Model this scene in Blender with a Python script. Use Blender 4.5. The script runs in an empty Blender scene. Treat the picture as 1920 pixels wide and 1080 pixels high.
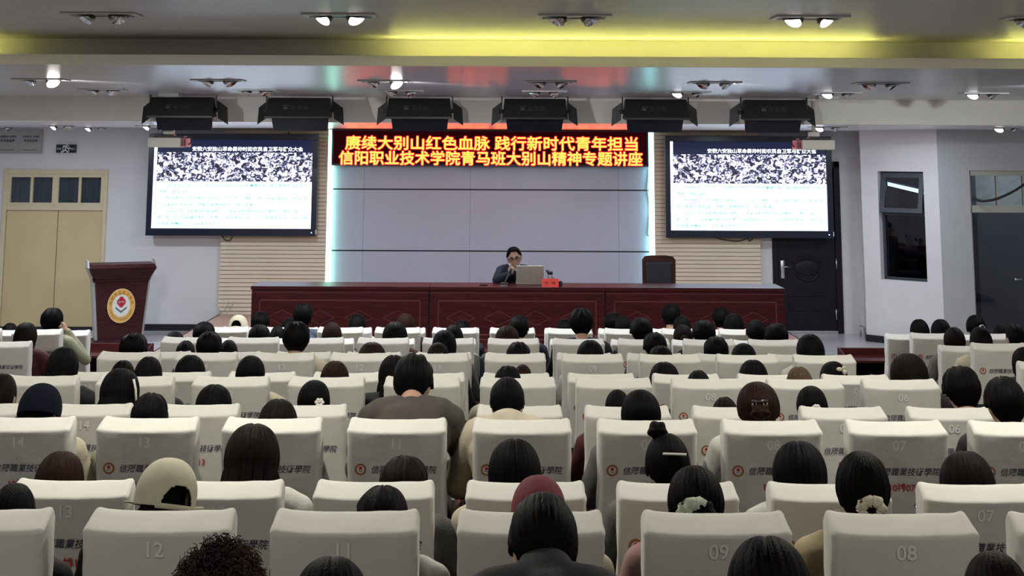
import bpy, bmesh, math, random
import numpy as np
from mathutils import Vector, Matrix, noise
random.seed(7)
C = bpy.context.scene.collection
SC = bpy.context.scene
PI = math.pi
# ------------------------------------------------------------------ camera, world, light, exposure
EYE = 2.75                      # camera height over the front floor
FPX = 2560.0                    # focal length in pixels of a 1920 wide frame
TILT = math.atan(.148); ROLL = .0045
CU, CV = 947.75, 290 - FPX * math.tan(TILT)
_c, _s = math.cos(TILT), math.sin(TILT)
right = Vector((math.cos(ROLL), -_s * math.sin(ROLL), _c * math.sin(ROLL)))
up = Vector((-math.sin(ROLL), -_s * math.cos(ROLL), _c * math.cos(ROLL)))
fwd = Vector((0, _c, _s))
cd = bpy.data.cameras.new('camera'); cam = bpy.data.objects.new('camera', cd); C.objects.link(cam)
cd.sensor_width = 36; cd.lens = FPX / 1920 * 36
cd.shift_x = (960 - CU) / 1920; cd.shift_y = (CV - 540) / 1920
cd.clip_start = .05; cd.clip_end = 100
mw = Matrix.Identity(4)
for i in range(3):
    mw[i][0], mw[i][1], mw[i][2] = right[i], up[i], -fwd[i]
mw[2][3] = EYE
cam.matrix_world = mw
SC.camera = cam
w = bpy.data.worlds.new('hall_world'); SC.world = w; w.use_nodes = True
w.node_tree.nodes['Background'].inputs[0].default_value = (1.0, .97, .92, 1)
w.node_tree.nodes['Background'].inputs[1].default_value = .42
SC.view_settings.view_transform = 'Standard'; SC.view_settings.look = 'None'
SC.view_settings.gamma = 1; SC.view_settings.use_curve_mapping = False
SC.view_settings.exposure = 0.65

def area(name, loc, sx, sy, power, col, rot=(0, 0, 0), spread=PI):
    l = bpy.data.lights.new(name, 'AREA'); l.shape = 'RECTANGLE'; l.size = sx; l.size_y = sy
    l.energy = power; l.color = col; l.spread = spread
    o = bpy.data.objects.new(name, l); o.location = loc; o.rotation_euler = rot; C.objects.link(o)
    return o
WARM = (1.0, .95, .82)
# ceiling lamps over the rows of seats (the hall's own lamps, above and behind the view)
for yy, pw in ((2.2, 11), (5.7, 34), (8.7, 22)):
    for xx in (-4.8, -1.25, 2.2, 5.8):
        area('ceiling_lamp_light', (xx, yy, 3.66), .5, .28, pw, WARM)
for xx, pw in ((-4.46, 72), (-1.15, 70), (2.02, 34), (5.3, 28)):
    area('ceiling_lamp_light', (xx, 13.2, 3.40), .4, .2, pw, (.97, .98, 1), (0, 0, 0))
    sp = bpy.data.lights.new('stage_spot_light', 'SPOT'); sp.energy = pw * 2.4; sp.spot_size = 2.2; sp.spot_blend = .6; sp.shadow_soft_size = .035; sp.color = (.95, .97, 1)
    so = bpy.data.objects.new('stage_spot_light', sp); so.location = (xx + .115, 13.2, 3.41); so.rotation_euler = (1.1, 0, 0); C.objects.link(so)
for xx, pw in ((-6.4, 44), (-3.0, 20), (.4, 20), (3.6, 20), (5.6, 14)):
    area('stage_lamp_light', (xx, 19.3, 3.11), .45, .25, pw, (.78, .87, 1))

# ------------------------------------------------------------------ pixel / place helpers
def ray(u, v):
    x, y = u - CU, v - CV
    xr = x * math.cos(ROLL) + y * math.sin(ROLL); yr = -x * math.sin(ROLL) + y * math.cos(ROLL)
    a, b = xr / FPX, yr / FPX
    return Vector((a, _c + b * _s, _s - b * _c))
def at(u, v, Y):
    r = ray(u, v); k = Y / r.y
    return Vector((r.x * k, Y, EYE + r.z * k))
def atz(u, v, z):
    r = ray(u, v); k = (z - EYE) / r.z
    return Vector((r.x * k, r.y * k, z))

# ------------------------------------------------------------------ materials
def mat(name, col, rough=.6, metal=0, emit=None, es=0, var=0, vscale=8, bump=0, bscale=60, stretch=(1, 1, 1), spec=.5, sheen=0):
    m = bpy.data.materials.new(name); m.use_nodes = True
    nt = m.node_tree; b = nt.nodes['Principled BSDF']
    b.inputs['Base Color'].default_value = (*col, 1); b.inputs['Roughness'].default_value = rough
    b.inputs['Metallic'].default_value = metal; b.inputs['Specular IOR Level'].default_value = spec
    if emit:
        b.inputs['Emission Color'].default_value = (*emit, 1); b.inputs['Emission Strength'].default_value = es
    if var or bump:
        tc = nt.nodes.new('ShaderNodeTexCoord'); mp = nt.nodes.new('ShaderNodeMapping'); mp.inputs['Scale'].default_value = stretch
        nt.links.new(tc.outputs['Object'], mp.inputs['Vector'])
    if var:
        n = nt.nodes.new('ShaderNodeTexNoise'); n.inputs['Scale'].default_value = vscale; n.inputs['Detail'].default_value = 4
        nt.links.new(mp.outputs['Vector'], n.inputs['Vector'])
        r = nt.nodes.new('ShaderNodeValToRGB')
        r.color_ramp.elements[0].position = .3; r.color_ramp.elements[1].position = .7
        r.color_ramp.elements[0].color = (*[max(0, x * (1 - var)) for x in col], 1)
        r.color_ramp.elements[1].color = (*[min(1, x * (1 + var)) for x in col], 1)
        nt.links.new(n.outputs['Fac'], r.inputs['Fac']); nt.links.new(r.outputs['Color'], b.inputs['Base Color'])
    if bump:
        n2 = nt.nodes.new('ShaderNodeTexNoise'); n2.inputs['Scale'].default_value = bscale; n2.inputs['Detail'].default_value = 3
        nt.links.new(mp.outputs['Vector'], n2.inputs['Vector'])
        bp = nt.nodes.new('ShaderNodeBump'); bp.inputs['Strength'].default_value = bump; bp.inputs['Distance'].default_value = .01
        nt.links.new(n2.outputs['Fac'], bp.inputs['Height']); nt.links.new(bp.outputs['Normal'], b.inputs['Normal'])
    return m
def wood(name, col, rough=.28, axis=(1.2, 14, 14), scale=3.0):
    m = mat(name, col, rough + .06, spec=.14, var=.35, vscale=scale, stretch=axis)
    return m
def glass(name, tint, alpha, rough=.02):
    m = bpy.data.materials.new(name); m.use_nodes = True; nt = m.node_tree
    nt.nodes.remove(nt.nodes['Principled BSDF']); out = nt.nodes['Material Output']
    t = nt.nodes.new('ShaderNodeBsdfTransparent'); t.inputs[0].default_value = (*tint, 1)
    g = nt.nodes.new('ShaderNodeBsdfGlossy'); g.inputs['Roughness'].default_value = rough
    mx = nt.nodes.new('ShaderNodeMixShader'); fr = nt.nodes.new('ShaderNodeFresnel'); fr.inputs[0].default_value = 1.5
    ad = nt.nodes.new('ShaderNodeMath'); ad.operation = 'ADD'; ad.inputs[1].default_value = alpha
    nt.links.new(fr.outputs[0], ad.inputs[0]); nt.links.new(ad.outputs[0], mx.inputs[0])
    nt.links.new(t.outputs[0], mx.inputs[1]); nt.links.new(g.outputs[0], mx.inputs[2]); nt.links.new(mx.outputs[0], out.inputs[0])
    return m

def emitmat(name, col, strength):
    return mat(name, (.01, .01, .01), .5, emit=col, es=strength)

WALL = mat('painted_wall', (.66, .65, .65), .75, var=.03, vscale=3, bump=.08, bscale=120)
WALLGREY = mat('grey_painted_wall', (.45, .46, .46), .75, var=.03, vscale=3)
CEIL = mat('ceiling_board', (.52, .50, .48), .42, var=.06, vscale=1.6, stretch=(.35, 2.5, 1), bump=.10, bscale=2.2)
CEILG = mat('gloss_ceiling_board', (.46, .44, .46), .28, var=.06, vscale=1.6, stretch=(.35, 2.5, 1), bump=.08, bscale=2.2, spec=.6)
CEILS = mat('satin_stage_ceiling', (.76, .75, .78), .27, var=.03, vscale=2, spec=1.0)
BEAM = mat('beam_paint', (.82, .80, .72), .7, var=.02, vscale=3)
PANEL = mat('stage_panel_white', (.41, .45, .55), .34, var=.03, vscale=1.2)
DARK = mat('dark_gap', (.02, .02, .025), .6)
SLAT = mat('cream_siding', (.62, .53, .40), .45, var=.04, vscale=2)
FLOOR = mat('light_floor_tile', (.50, .50, .52), .22, var=.06, vscale=2)
CARPET = mat('grey_step_floor', (.16, .15, .15), .8, var=.15, vscale=12)
PLATW = mat('laminate_planks', (.45, .27, .20), .3, var=.15, vscale=2, stretch=(1, 8, 1))
BASEB = mat('black_skirting', (.015, .017, .02), .25)
REDWOOD = wood('dark_red_wood', (.050, .0085, .011), .3)
REDWOOD2 = wood('lectern_red_wood', (.044, .012, .013), .36)
SEATWOOD = wood('seat_red_wood', (.045, .009, .009), .3)
MOULD = mat('red_wood_moulding', (.12, .035, .03), .22, var=.1)
GREYSIDE = mat('grey_laminate', (.42, .40, .38), .5, var=.05)
BLACKM = mat('black_metal', (.012, .013, .012), .45, var=.2)
BLACKG = mat('black_plastic', (.01, .012, .022), .28)
TVBEZ = mat('dark_blue_bezel', (.010, .013, .032), .25)
CLOTH = mat('white_seat_cloth', (.62, .615, .585), .85, var=.035, vscale=9, bump=.22, bscale=14)
CUSH = mat('dark_cushion', (.03, .03, .05), .8, var=.2)
STEEL = mat('brushed_steel', (.55, .56, .58), .3, metal=1)
CREAM = mat('cream_door_paint', (.58, .46, .25), .5, var=.05, vscale=2)
CREAMF = mat('cream_frame_paint', (.62, .53, .34), .5, var=.04)
SECDOOR = mat('dark_security_door', (.011, .008, .014), .4, spec=.2, var=.2, vscale=3)
INK = mat('navy_ink', (.012, .016, .06), .7, var=.1)
RED = mat('red_ink', (.42, .015, .03), .7, var=.1)
WATER = mat('pale_number_ink', (.80, .80, .79), .6, var=.02)
RUST = mat('emblem_ring_orange', (.36, .15, .07), .6, var=.1)
GOLD = mat('emblem_ring_gold', (.72, .42, .10), .4, var=.1)
GOLDL = mat('emblem_rim_pale_gold', (.80, .58, .30), .4, var=.05)
OFFW = mat('off_white_print', (.72, .72, .66), .5, var=.04)
EMRED = mat('emblem_red', (.50, .01, .05), .5, var=.05)
EMGREY = mat('emblem_grey', (.10, .12, .14), .5, var=.05)
BROWNTXT = mat('brown_lettering', (.28, .10, .02), .5, var=.05)
SKIN = mat('skin', (.42, .25, .18), .55, var=.06, vscale=14)
PLASW = mat('beige_plastic', (.60, .58, .50), .45, var=.03)
GLASSD = glass('dark_window_glass', (.35, .38, .45), .02)
GLASSC = glass('clear_window_glass', (.75, .8, .85), .03)

# ------------------------------------------------------------------ mesh helpers
def tag(o, label=None, cat=None, group=None, kind=None):
    if label: o['label'] = label
    if cat: o['category'] = cat
    if group: o['group'] = group
    if kind: o['kind'] = kind
    return o
def empty(name, loc=(0, 0, 0), rz=0, label=None, cat=None, group=None):
    o = bpy.data.objects.new(name, None); o.location = loc; o.rotation_euler = (0, 0, rz); o.empty_display_size = .1
    C.objects.link(o); tag(o, label, cat, group); return o
class MB:
    def __init__(s): s.bm = bmesh.new(); s.mi = 0
    def _mark(s, fs):
        for f in fs: f.material_index = s.mi
    def box(s, x0, x1, y0, y1, z0, z1, bev=0, M=None, seg=2):
        r = bmesh.ops.create_cube(s.bm, size=1)
        vs = r['verts']
        for v in vs:
            v.co = Vector(((x0 + x1) / 2 + v.co.x * (x1 - x0), (y0 + y1) / 2 + v.co.y * (y1 - y0), (z0 + z1) / 2 + v.co.z * (z1 - z0)))
        fs = {f for v in vs for f in v.link_faces}
        if bev:
            es = list({e for v in vs for e in v.link_edges})
            rr = bmesh.ops.bevel(s.bm, geom=es, offset=bev, segments=seg, affect='EDGES', profile=.5)
            fs = set(rr['faces']) | {f for v in rr['verts'] for f in v.link_faces}
            vs = list({v for f in fs for v in f.verts})
        if M is not None: bmesh.ops.transform(s.bm, matrix=M, verts=list(vs))
        s._mark(fs); return s
    def prism(s, pts, y0, y1, M=None, axis='y'):
        # polygon given in (x, z), pulled along y
        a = [s.bm.verts.new((p[0], y0, p[1])) for p in pts]; b = [s.bm.verts.new((p[0], y1, p[1])) for p in pts]
        n = len(pts); fs = [s.bm.faces.new(a), s.bm.faces.new(list(reversed(b)))]
        for i in range(n): fs.append(s.bm.faces.new((a[i], b[i], b[(i + 1) % n], a[(i + 1) % n])))
        if M is not None: bmesh.ops.transform(s.bm, matrix=M, verts=a + b)
        s._mark(fs); return s
    def hull(s, v8):
        v = [s.bm.verts.new(p) for p in v8]
        fs = [s.bm.faces.new([v[i] for i in q]) for q in ((0, 1, 2, 3), (7, 6, 5, 4), (0, 4, 5, 1), (1, 5, 6, 2), (2, 6, 7, 3), (3, 7, 4, 0))]
        s._mark(fs); return s
    def tube(s, pts, rad, n=12, ref=None, cap=True):
        pts = [Vector(p) for p in pts]; rings = []
        for i, p in enumerate(pts):
            t = (pts[min(i + 1, len(pts) - 1)] - pts[max(i - 1, 0)]).normalized()
            rf = Vector(ref) if ref else (Vector((0, 0, 1)) if abs(t.z) < .9 else Vector((0, 1, 0)))
            a = rf.cross(t).normalized(); b = t.cross(a).normalized()
            r = rad[i] if isinstance(rad, (list, tuple)) else rad
            ra, rb = r if isinstance(r, (list, tuple)) else (r, r)
            rings.append([s.bm.verts.new(p + a * ra * math.cos(k * 2 * PI / n) + b * rb * math.sin(k * 2 * PI / n)) for k in range(n)])
        fs = []
        for i in range(len(rings) - 1):
            for k in range(n): fs.append(s.bm.faces.new((rings[i][k], rings[i][(k + 1) % n], rings[i + 1][(k + 1) % n], rings[i + 1][k])))
        if cap: fs.append(s.bm.faces.new(list(reversed(rings[0])))); fs.append(s.bm.faces.new(rings[-1]))
        s._mark(fs); return s
    def ball(s, c, r, M=None, u=16, v=10):
        rr = bmesh.ops.create_uvsphere(s.bm, u_segments=u, v_segments=v, radius=1)
        rx, ry, rz = r if isinstance(r, (list, tuple)) else (r, r, r)
        T = Matrix.Translation(c) @ (M if M else Matrix.Identity(4)) @ Matrix.Diagonal((rx, ry, rz, 1))
        bmesh.ops.transform(s.bm, matrix=T, verts=rr['verts'])
        s._mark({f for q in rr['verts'] for f in q.link_faces}); return s
    def disc(s, c, r, n=32, M=None, r0=0):
        # flat ring or disc in the x-z plane, facing -y
        vs = [Vector((r * math.sin(k * 2 * PI / n), 0, r * math.cos(k * 2 * PI / n))) for k in range(n)]
        T = Matrix.Translation(c)
        o = [s.bm.verts.new(T @ p) for p in vs]
        if r0:
            i_ = [s.bm.verts.new(T @ (p * (r0 / r))) for p in vs]
            fs = [s.bm.faces.new((o[k], o[(k + 1) % n], i_[(k + 1) % n], i_[k])) for k in range(n)]
        else: fs = [s.bm.faces.new(o)]
        s._mark(fs); return s
    def poly(s, pts):
        f = s.bm.faces.new([s.bm.verts.new(p) for p in pts]); s._mark([f]); return s
    def mesh(s, name, smooth=False):
        me = bpy.data.meshes.new(name); bmesh.ops.recalc_face_normals(s.bm, faces=s.bm.faces[:]); s.bm.to_mesh(me); s.bm.free()
        if smooth:
            for p in me.polygons: p.use_smooth = True
        return me
    def build(s, name, m, parent=None, smooth=False, loc=None, rot=None):
        me = s.mesh(name, smooth)
        return link(name, me, m, parent, loc, rot)
def link(name, me, m=None, parent=None, loc=None, rot=None):
    if m is not None and not me.materials:
        for x in (m if isinstance(m, (list, tuple)) else [m]): me.materials.append(x)
    o = bpy.data.objects.new(name, me); C.objects.link(o)
    if parent: o.parent = parent
    if loc is not None: o.location = loc
    if rot is not None: o.rotation_euler = rot
    return o
def struct(name, mb, m, parent=None, smooth=False):
    o = mb.build(name, m, parent, smooth)
    if parent is None: o['kind'] = 'structure'
    return o
def copy_tree(o, parent=None):
    c = o.copy(); C.objects.link(c)
    if parent: c.parent = parent
    for ch in list(o.children): copy_tree(ch, c)
    return c
def evaluated(me, mods):
    o = bpy.data.objects.new('tmp', me); C.objects.link(o)
    for t, kw in mods:
        md = o.modifiers.new('m', t)
        for k, v in kw.items(): setattr(md, k, v)
    dg = bpy.context.evaluated_depsgraph_get(); dg.update()
    r = bpy.data.meshes.new_from_object(o.evaluated_get(dg))
    bpy.data.objects.remove(o); r.materials.clear()
    return r
_glyph = {}
def glyphs(txt, offset=0.0, shear=0.0, res=2):
    """outline faces of a line of writing: list of (x, y) and faces, with its extent"""
    k = (txt, offset, shear, res)
    if k in _glyph: return _glyph[k]
    cu = bpy.data.curves.new('t', 'FONT'); cu.body = txt; cu.resolution_u = res; cu.offset = offset; cu.shear = shear
    o = bpy.data.objects.new('t', cu); C.objects.link(o)
    dg = bpy.context.evaluated_depsgraph_get(); dg.update()
    me = bpy.data.meshes.new_from_object(o.evaluated_get(dg))
    vs = [(v.co.x, v.co.y) for v in me.vertices]; fs = [tuple(p.vertices) for p in me.polygons]
    bpy.data.objects.remove(o); bpy.data.curves.remove(cu); bpy.data.meshes.remove(me)
    xs = [v[0] for v in vs] or [0]; ys = [v[1] for v in vs] or [0]
    _glyph[k] = (vs, fs, min(xs), max(xs), min(ys), max(ys)); return _glyph[k]
def write(mb, txt, cx, cz, width=None, height=None, y=0, offset=0.0, shear=0.0, M=None, res=2, left=False):
    vs, fs, x0, x1, y0, y1 = glyphs(txt, offset, shear, res)
    sx = width / (x1 - x0) if width else height / (y1 - y0)
    sz = height / (y1 - y0) if height else sx
    out = []
    for x, z in vs:
        p = Vector(((x - (x0 if left else (x0 + x1) / 2)) * sx + cx, y, (z - (y0 + y1) / 2) * sz + cz))
        out.append(mb.bm.verts.new(M @ p if M else p))
    for f in fs:
        try: q = mb.bm.faces.new([out[i] for i in f]); q.material_index = mb.mi
        except ValueError: pass

# ------------------------------------------------------------------ the room
YW = 22.03                                           # front wall
Z5, Z3, Z3T, Z1 = 3.147, 3.451, 3.527, 3.688           # ceiling heights over stage, front bay, cove lip, hall
YBEAM, YLIP, YCOVE = 17.24, 10.97, 11.35
XL, XR = -9.4, 9.4
m = MB(); m.box(XL, XR, 13.4, 23.2, -.1, 0); struct('floor', m, FLOOR)
# tiers: row -> (depth, floor height)
ROWS = {'Y': (2.2, .805, 14), 'Z': (3.13, .674, 13), 'A': (4.165, .674, 12), 'B': (5.06, .553, 11), 'C': (6.10, .575, 10), 'D': (7.03, .468, 9), 'E': (7.89, .468, 8), 'F': (8.87, .341, 7),
        'G': (9.73, .341, 6), 'H': (10.67, .214, 5), 'I': (11.50, .214, 4), 'J': (12.27, .107, 3), 'K': (13.05, .107, 2), 'L': (13.90, 0, 1)}
SROWS = {'G': (9.73, .302, 6), 'H': (10.67, .302, 5), 'I': (11.47, .178, 4), 'J': (12.25, .178, 3), 'K': (13.06, .069, 2)}
m = MB()
for y0, y1, z in ((-7, 2.75, .805), (2.75, 4.55, .674), (4.55, 5.55, .553), (5.55, 6.85, .575), (6.85, 8.65, .468), (8.65, 10.45, .341), (10.45, 12.1, .214), (12.1, 13.65, .107)):
    m.box(-2.95, 2.75, y0, y1, -.1, z)
struct('floor_tiers', m, CARPET)
m = MB()
for y0, y1, z in ((-7, 4.75, .69), (4.75, 6.85, .56), (6.85, 9.45, .43), (9.45, 11.2, .302), (11.2, 12.85, .178), (12.85, 13.9, .069)):
    m.box(XL, -2.95, y0, y1, -.1, z); m.box(2.75, XR, y0, y1, -.1, z)
struct('floor_side_tiers', m, CARPET)
# ceilings
m = MB(); m.box(XL, XR, -7, YCOVE, Z1, Z1 + .2); struct('ceiling', m, CEIL)
m = MB(); m.box(XL, XR, YLIP, YBEAM + .1, Z3, Z3T); struct('ceiling_front_bay', m, CEILG)
m = MB(); m.box(XL, XR, YLIP - .02, YLIP, Z3 - .002, Z3T + .004); struct('trim_1', m, BEAM)
m = MB(); m.box(XL, XR, YCOVE, YCOVE + .2, Z3T, Z1 + .2); struct('trim_2', m, CEIL)
m = MB(); m.box(XL, XR, YBEAM, YBEAM + .25, Z5 - .003, Z3T); struct('trim_3', m, BEAM)
m = MB(); m.box(XL, XR, YBEAM + .02, YW + 1, Z5, Z5 + .2); struct('ceiling_stage', m, CEILS)
# side walls
m = MB(); m.box(XL - .2, XL, -7, YW + 1, -.1, 4); struct('wall_left', m, WALL)
m = MB(); m.box(XR, XR + .2, -7, YW + 1, -.1, 4); struct('wall_right', m, WALL)
# front wall with the two door openings
def X(u, v=450, Y=YW): return at(u, v, Y).x
def Zv(v, u=946, Y=YW): return at(u, v, Y).z
dcx0, dcx1, dctop = X(1, 450), X(198, 450), Zv(318, 100)
m = MB()
m.box(XL, dcx0, YW, YW + .25, 0, Z5); m.box(dcx0, dcx1, YW, YW + .25, dctop, Z5)
d2x0, d2x1, d2top = 4.235, 5.33, 2.665
m.box(dcx1, d2x0, YW, YW + .25, 0, Z5); m.box(d2x0, d2x1, YW, YW + .25, d2top, Z5); m.box(d2x1, 5.62, YW, YW + .25, 0, Z5)
m.box(5.62, 5.66, YW - .02, YW + .25, 0, Z5)
struct('wall_front', m, WALL)
m = MB(); m.box(dcx1 + .02, -4.47, YW - .02, YW, 0, .1); m.box(-4.47, -4.462, YW - .02, YW, .0, .1); struct('baseboard_front', m, BASEB)
m = MB(); m.box(dcx0 - .2, dcx1 + .2, YW + .24, YW + .3, 0, 2.9); m.box(d2x0 - .2, d2x1 + .2, YW + .24, YW + .3, 0, 2.9); struct('wall_behind_doors', m, DARK)
# cream double door with a transom
dr = empty('door_1', (0, 0, 0)); dr['kind'] = 'structure'
m = MB(); fz = dctop
zt0, zt1 = Zv(386, 100), Zv(322, 100)
for a, b in ((dcx0, dcx0 + .07), (dcx1 - .06, dcx1)): m.box(a, b, YW - .03, YW + .1, 0, fz, .006)
m.box(dcx0 + .07, dcx1 - .06, YW - .03, YW + .1, fz - .07, fz, .006); m.box(dcx0 + .07, dcx1 - .06, YW - .03, YW + .1, zt0 - .07, zt0, .006)
m.build('door_frame', CREAMF, dr)
xs = [dcx0 + .07, (dcx0 + dcx1) / 2, dcx1 - .06]
for k in range(2):
    m = MB(); a, b = xs[k], xs[k + 1]
    m.box(a + .05, b - .05, YW - .015, YW + .05, zt0, zt0 + .05); m.box(a + .05, b - .05, YW - .015, YW + .05, fz - .12, fz - .07); m.box(a, a + .05, YW - .015, YW + .05, zt0, fz - .07); m.box(b - .05, b, YW - .015, YW + .05, zt0, fz - .07)
    m.box((a + b) / 2 - .02, (a + b) / 2 + .02, YW - .012, YW + .05, zt0 + .05, fz - .12)
    t = m.build('transom_sash', CREAMF, dr)
    m = MB(); m.box(a + .05, b - .05, YW + .02, YW + .026, zt0 + .05, fz - .12); m.build('pane', GLASSC, t)
xm = X(106, 460)
for a, b in ((dcx0 + .075, xm - .005), (xm + .005, dcx1 - .065)):
    m = MB(); m.box(a, b, YW + .0, YW + .05, .05, zt0 - .075, .004); m.build('door_leaf', CREAM, dr)
m = MB(); m.box(dcx0, dcx1, YW - .02, YW + .1, 0, .045); m.build('threshold', BASEB, dr)
CURT = mat('blue_curtain', (.05, .11, .16), .8, var=.5, vscale=3, stretch=(8, 1, .3))
m = MB()
for k in range(40):
    x = dcx0 + .1 + k * (dcx1 - dcx0 - .2) / 40
    m.tube([(x, YW + .17, zt0 - .02), (x, YW + .17, fz)], .026 + .008 * random.random(), 8)
cu_ = m.build('transom_curtain', CURT, dr, True)
# dark security door
dr = empty('door_2'); dr['kind'] = 'structure'
m = MB(); m.box(d2x0, d2x0 + .09, YW - .03, YW + .1, 0, d2top, .01); m.box(d2x1 - .1, d2x1, YW - .03, YW + .1, 0, d2top, .01); m.box(d2x0, d2x1, YW - .03, YW + .1, d2top - .1, d2top, .01)
m.build('door_frame', SECDOOR, dr)
m = MB(); m.box(d2x0 + .09, d2x1 - .1, YW, YW + .06, .05, d2top - .1, .005)
dl = m.build('door_leaf', SECDOOR, dr)
m = MB(); dx = (d2x0 + d2x1) / 2 + .0; zc_ = at(1512, 503, YW).z
def ringpts(cx, cz, rx, rz, a0, a1, n): return [(cx + rx * math.cos(a0 + (a1 - a0) * k / n), YW - .006, cz + rz * math.sin(a0 + (a1 - a0) * k / n)) for k in range(n + 1)]
m.tube(ringpts(dx, zc_, .24, .17, .5, PI - .5, 20), .022, 8); m.tube(ringpts(dx, zc_ + .0, .2, .19, PI + .45, 2 * PI - .45, 20), .02, 8)
m.ball((dx, YW, zc_), (.2, .02, .12), u=24, v=12)
for z0, z1 in ((zc_ + .38, d2top - .25), (.36, zc_ - .42)):
    for a, b in ((dx - .3, dx - .28), (dx + .28, dx + .3)): m.box(a, b, YW - .012, YW + .01, z0, z1, .004)
    for z in (z0, z1): m.box(dx - .3, dx + .3, YW - .012, YW + .01, z - .01, z + .01, .004)
m.build('raised_moulding', SECDOOR, dl, True)
m = MB(); p = at(1467, 505, YW); m.box(p.x - .03, p.x + .03, YW - .02, YW + .01, p.z - .14, p.z + .14, .006); m.tube([(p.x, YW - .05, p.z + .04), (p.x + .1, YW - .05, p.z + .04)], .011); m.tube([(p.x, YW - .02, p.z + .04), (p.x, YW - .055, p.z + .04)], .012)
tag(m.build('door_handle', STEEL, dl, True), 'steel lever handle')
for v in (494, 589):
    p = at(1567, v, YW); m = MB(); m.tube([(p.x, YW - .04, p.z - .08), (p.x, YW - .04, p.z + .08)], .011); m.build('hinge', STEEL, dr, True)
m = MB(); m.box(d2x0 + .09, d2x1 - .1, YW - .05, YW + .08, 0, .045, .004); m.build('threshold', STEEL, dr)
# right side: return wall, splayed control-room pier with its window, glass door wall
PA = Vector((5.66, YW, 0)); PB = Vector((at(1621, 500, 21.15).x, 21.15, 0)); PC = Vector((at(1766, 500, 20.3).x, 20.3, 0))
def wallquad(mb, A, B, z0, z1, th=.2):
    d = (B - A).normalized(); n = Vector((d.y, -d.x, 0))          # towards the room (to the right of travel)
    mb.hull([(A.x, A.y, z0), (B.x, B.y, z0), (B.x, B.y, z1), (A.x, A.y, z1)] + [(q.x - n.x * th, q.y - n.y * th, z) for q, z in ((A, z0), (B, z0), (B, z1), (A, z1))])
m = MB(); wallquad(m, PA, PB, 0, Z5); struct('wall_return', m, WALL)
dirp = (PC - PB).normalized(); L = (PC - PB).length; npr = Vector((dirp.y, -dirp.x, 0))
def onface(u, v):
    r = ray(u, v); # meet the pier face
    k = (PB - Vector((0, 0, EYE))).dot(npr) / r.dot(npr); p = Vector((0, 0, EYE)) + r * k
    return (p - PB).dot(dirp), p.z
(wa, wz1), (wb, wz0) = onface(1645, 321), onface(1739, 530)
def fp(t, z, d=0): q = PB + dirp * t - npr * d; return Vector((q.x, q.y, z))
m = MB()
for a, b, z0, z1 in ((0, wa, 0, Z5), (wb, L, 0, Z5), (wa, wb, 0, wz0), (wa, wb, wz1, Z5)): wallquad(m, fp(a, 0), fp(b, 0), z0, z1, .22)
struct('wall_control_room', m, WALL)
MF = Matrix(((dirp.x, -npr.x, 0, PB.x), (dirp.y, -npr.y, 0, PB.y), (0, 0, 1, 0), (0, 0, 0, 1)))   # local x along face, y into the wall
win = empty('window_1'); win['kind'] = 'structure'
FRM = mat('dark_grey_aluminium', (.035, .04, .055), .4, var=.1)
zm = onface(1690, 398)[1]
def frame(a, b, z0, z1, t, y0, y1, mm, M=MF):
    for q in ((a, a + t, z0, z1), (b - t, b, z0, z1), (a + t, b - t, z0, z0 + t), (a + t, b - t, z1 - t, z1)): mm.box(q[0], q[1], y0, y1, q[2], q[3], .004, M)
m = MB(); frame(wa + .005, wb - .005, wz0, wz1, .04, .1, .17, m); m.box(wa, wb, .1, .17, zm - .05, zm - .01, 0, MF); wf = m.build('window_frame', FRM, win)
m = MB(); m.box(wa + .04, wb - .04, .13, .136, wz0 + .04, zm - .05, 0, MF); m.build('pane', GLASSD, win)
HT = MF @ Matrix.Translation((0, .09, wz1 - .02)) @ Matrix.Rotation(-.17, 4, 'X') @ Matrix.Translation((0, -.0, -(wz1 - .02)))
m = MB(); frame(wa + .03, wb - .03, zm - .02, wz1 - .02, .07, -.02, .02, m, HT); sash = m.build('top_hung_sash', FRM, win)
m = MB(); m.box(wa + .1, wb - .1, -.003, .003, zm + .05, wz1 - .09, 0, HT); m.build('pane', GLASSC, sash)
# control room behind the window
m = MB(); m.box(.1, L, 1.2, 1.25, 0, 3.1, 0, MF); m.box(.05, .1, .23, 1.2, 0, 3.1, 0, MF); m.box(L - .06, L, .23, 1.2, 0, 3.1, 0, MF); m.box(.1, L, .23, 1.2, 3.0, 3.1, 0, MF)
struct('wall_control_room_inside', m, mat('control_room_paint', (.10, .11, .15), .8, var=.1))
tube = empty('fluorescent_light', (0, 0, 0), 0, 'lit fluorescent batten seen through the tilted top window of the control room', 'light')
q0 = at(1664, 345, 21.35); q1 = at(1731, 361, 20.95)
dv_ = (q1 - q0).normalized()
TB = emitmat('cool_tube_light', (.55, .85, 1), 2.2)
m = MB(); m.tube([q0 + Vector((0, 0, .035)), q1 + Vector((0, 0, .035))], (.03, .02), 8); m.build('batten', mat('batten_white', (.4, .45, .5), .5), tube)
for k, d in enumerate((.018, -.012)):
    m = MB(); m.tube([q0 + Vector((0, -.03, d)), q1 + Vector((0, -.03, d))], .013, 8); m.build('tube', TB, tube, True)
cab = empty('control_cabinet', (0, 0, 0), 0, 'dark equipment cabinet inside the control room window', 'cabinet')
ca, cz1 = onface(1690, 455)
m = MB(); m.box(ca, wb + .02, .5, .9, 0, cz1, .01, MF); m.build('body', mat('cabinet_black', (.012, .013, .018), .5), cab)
m = MB(); m.box(ca - .03, wb + .03, .46, .94, cz1, cz1 + .03, .005, MF); m.build('top', BLACKG, cab)
YD = 20.3
gx0 = at(1823, 450, YD).x; gtop = at(1870, 320, YD).z
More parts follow.
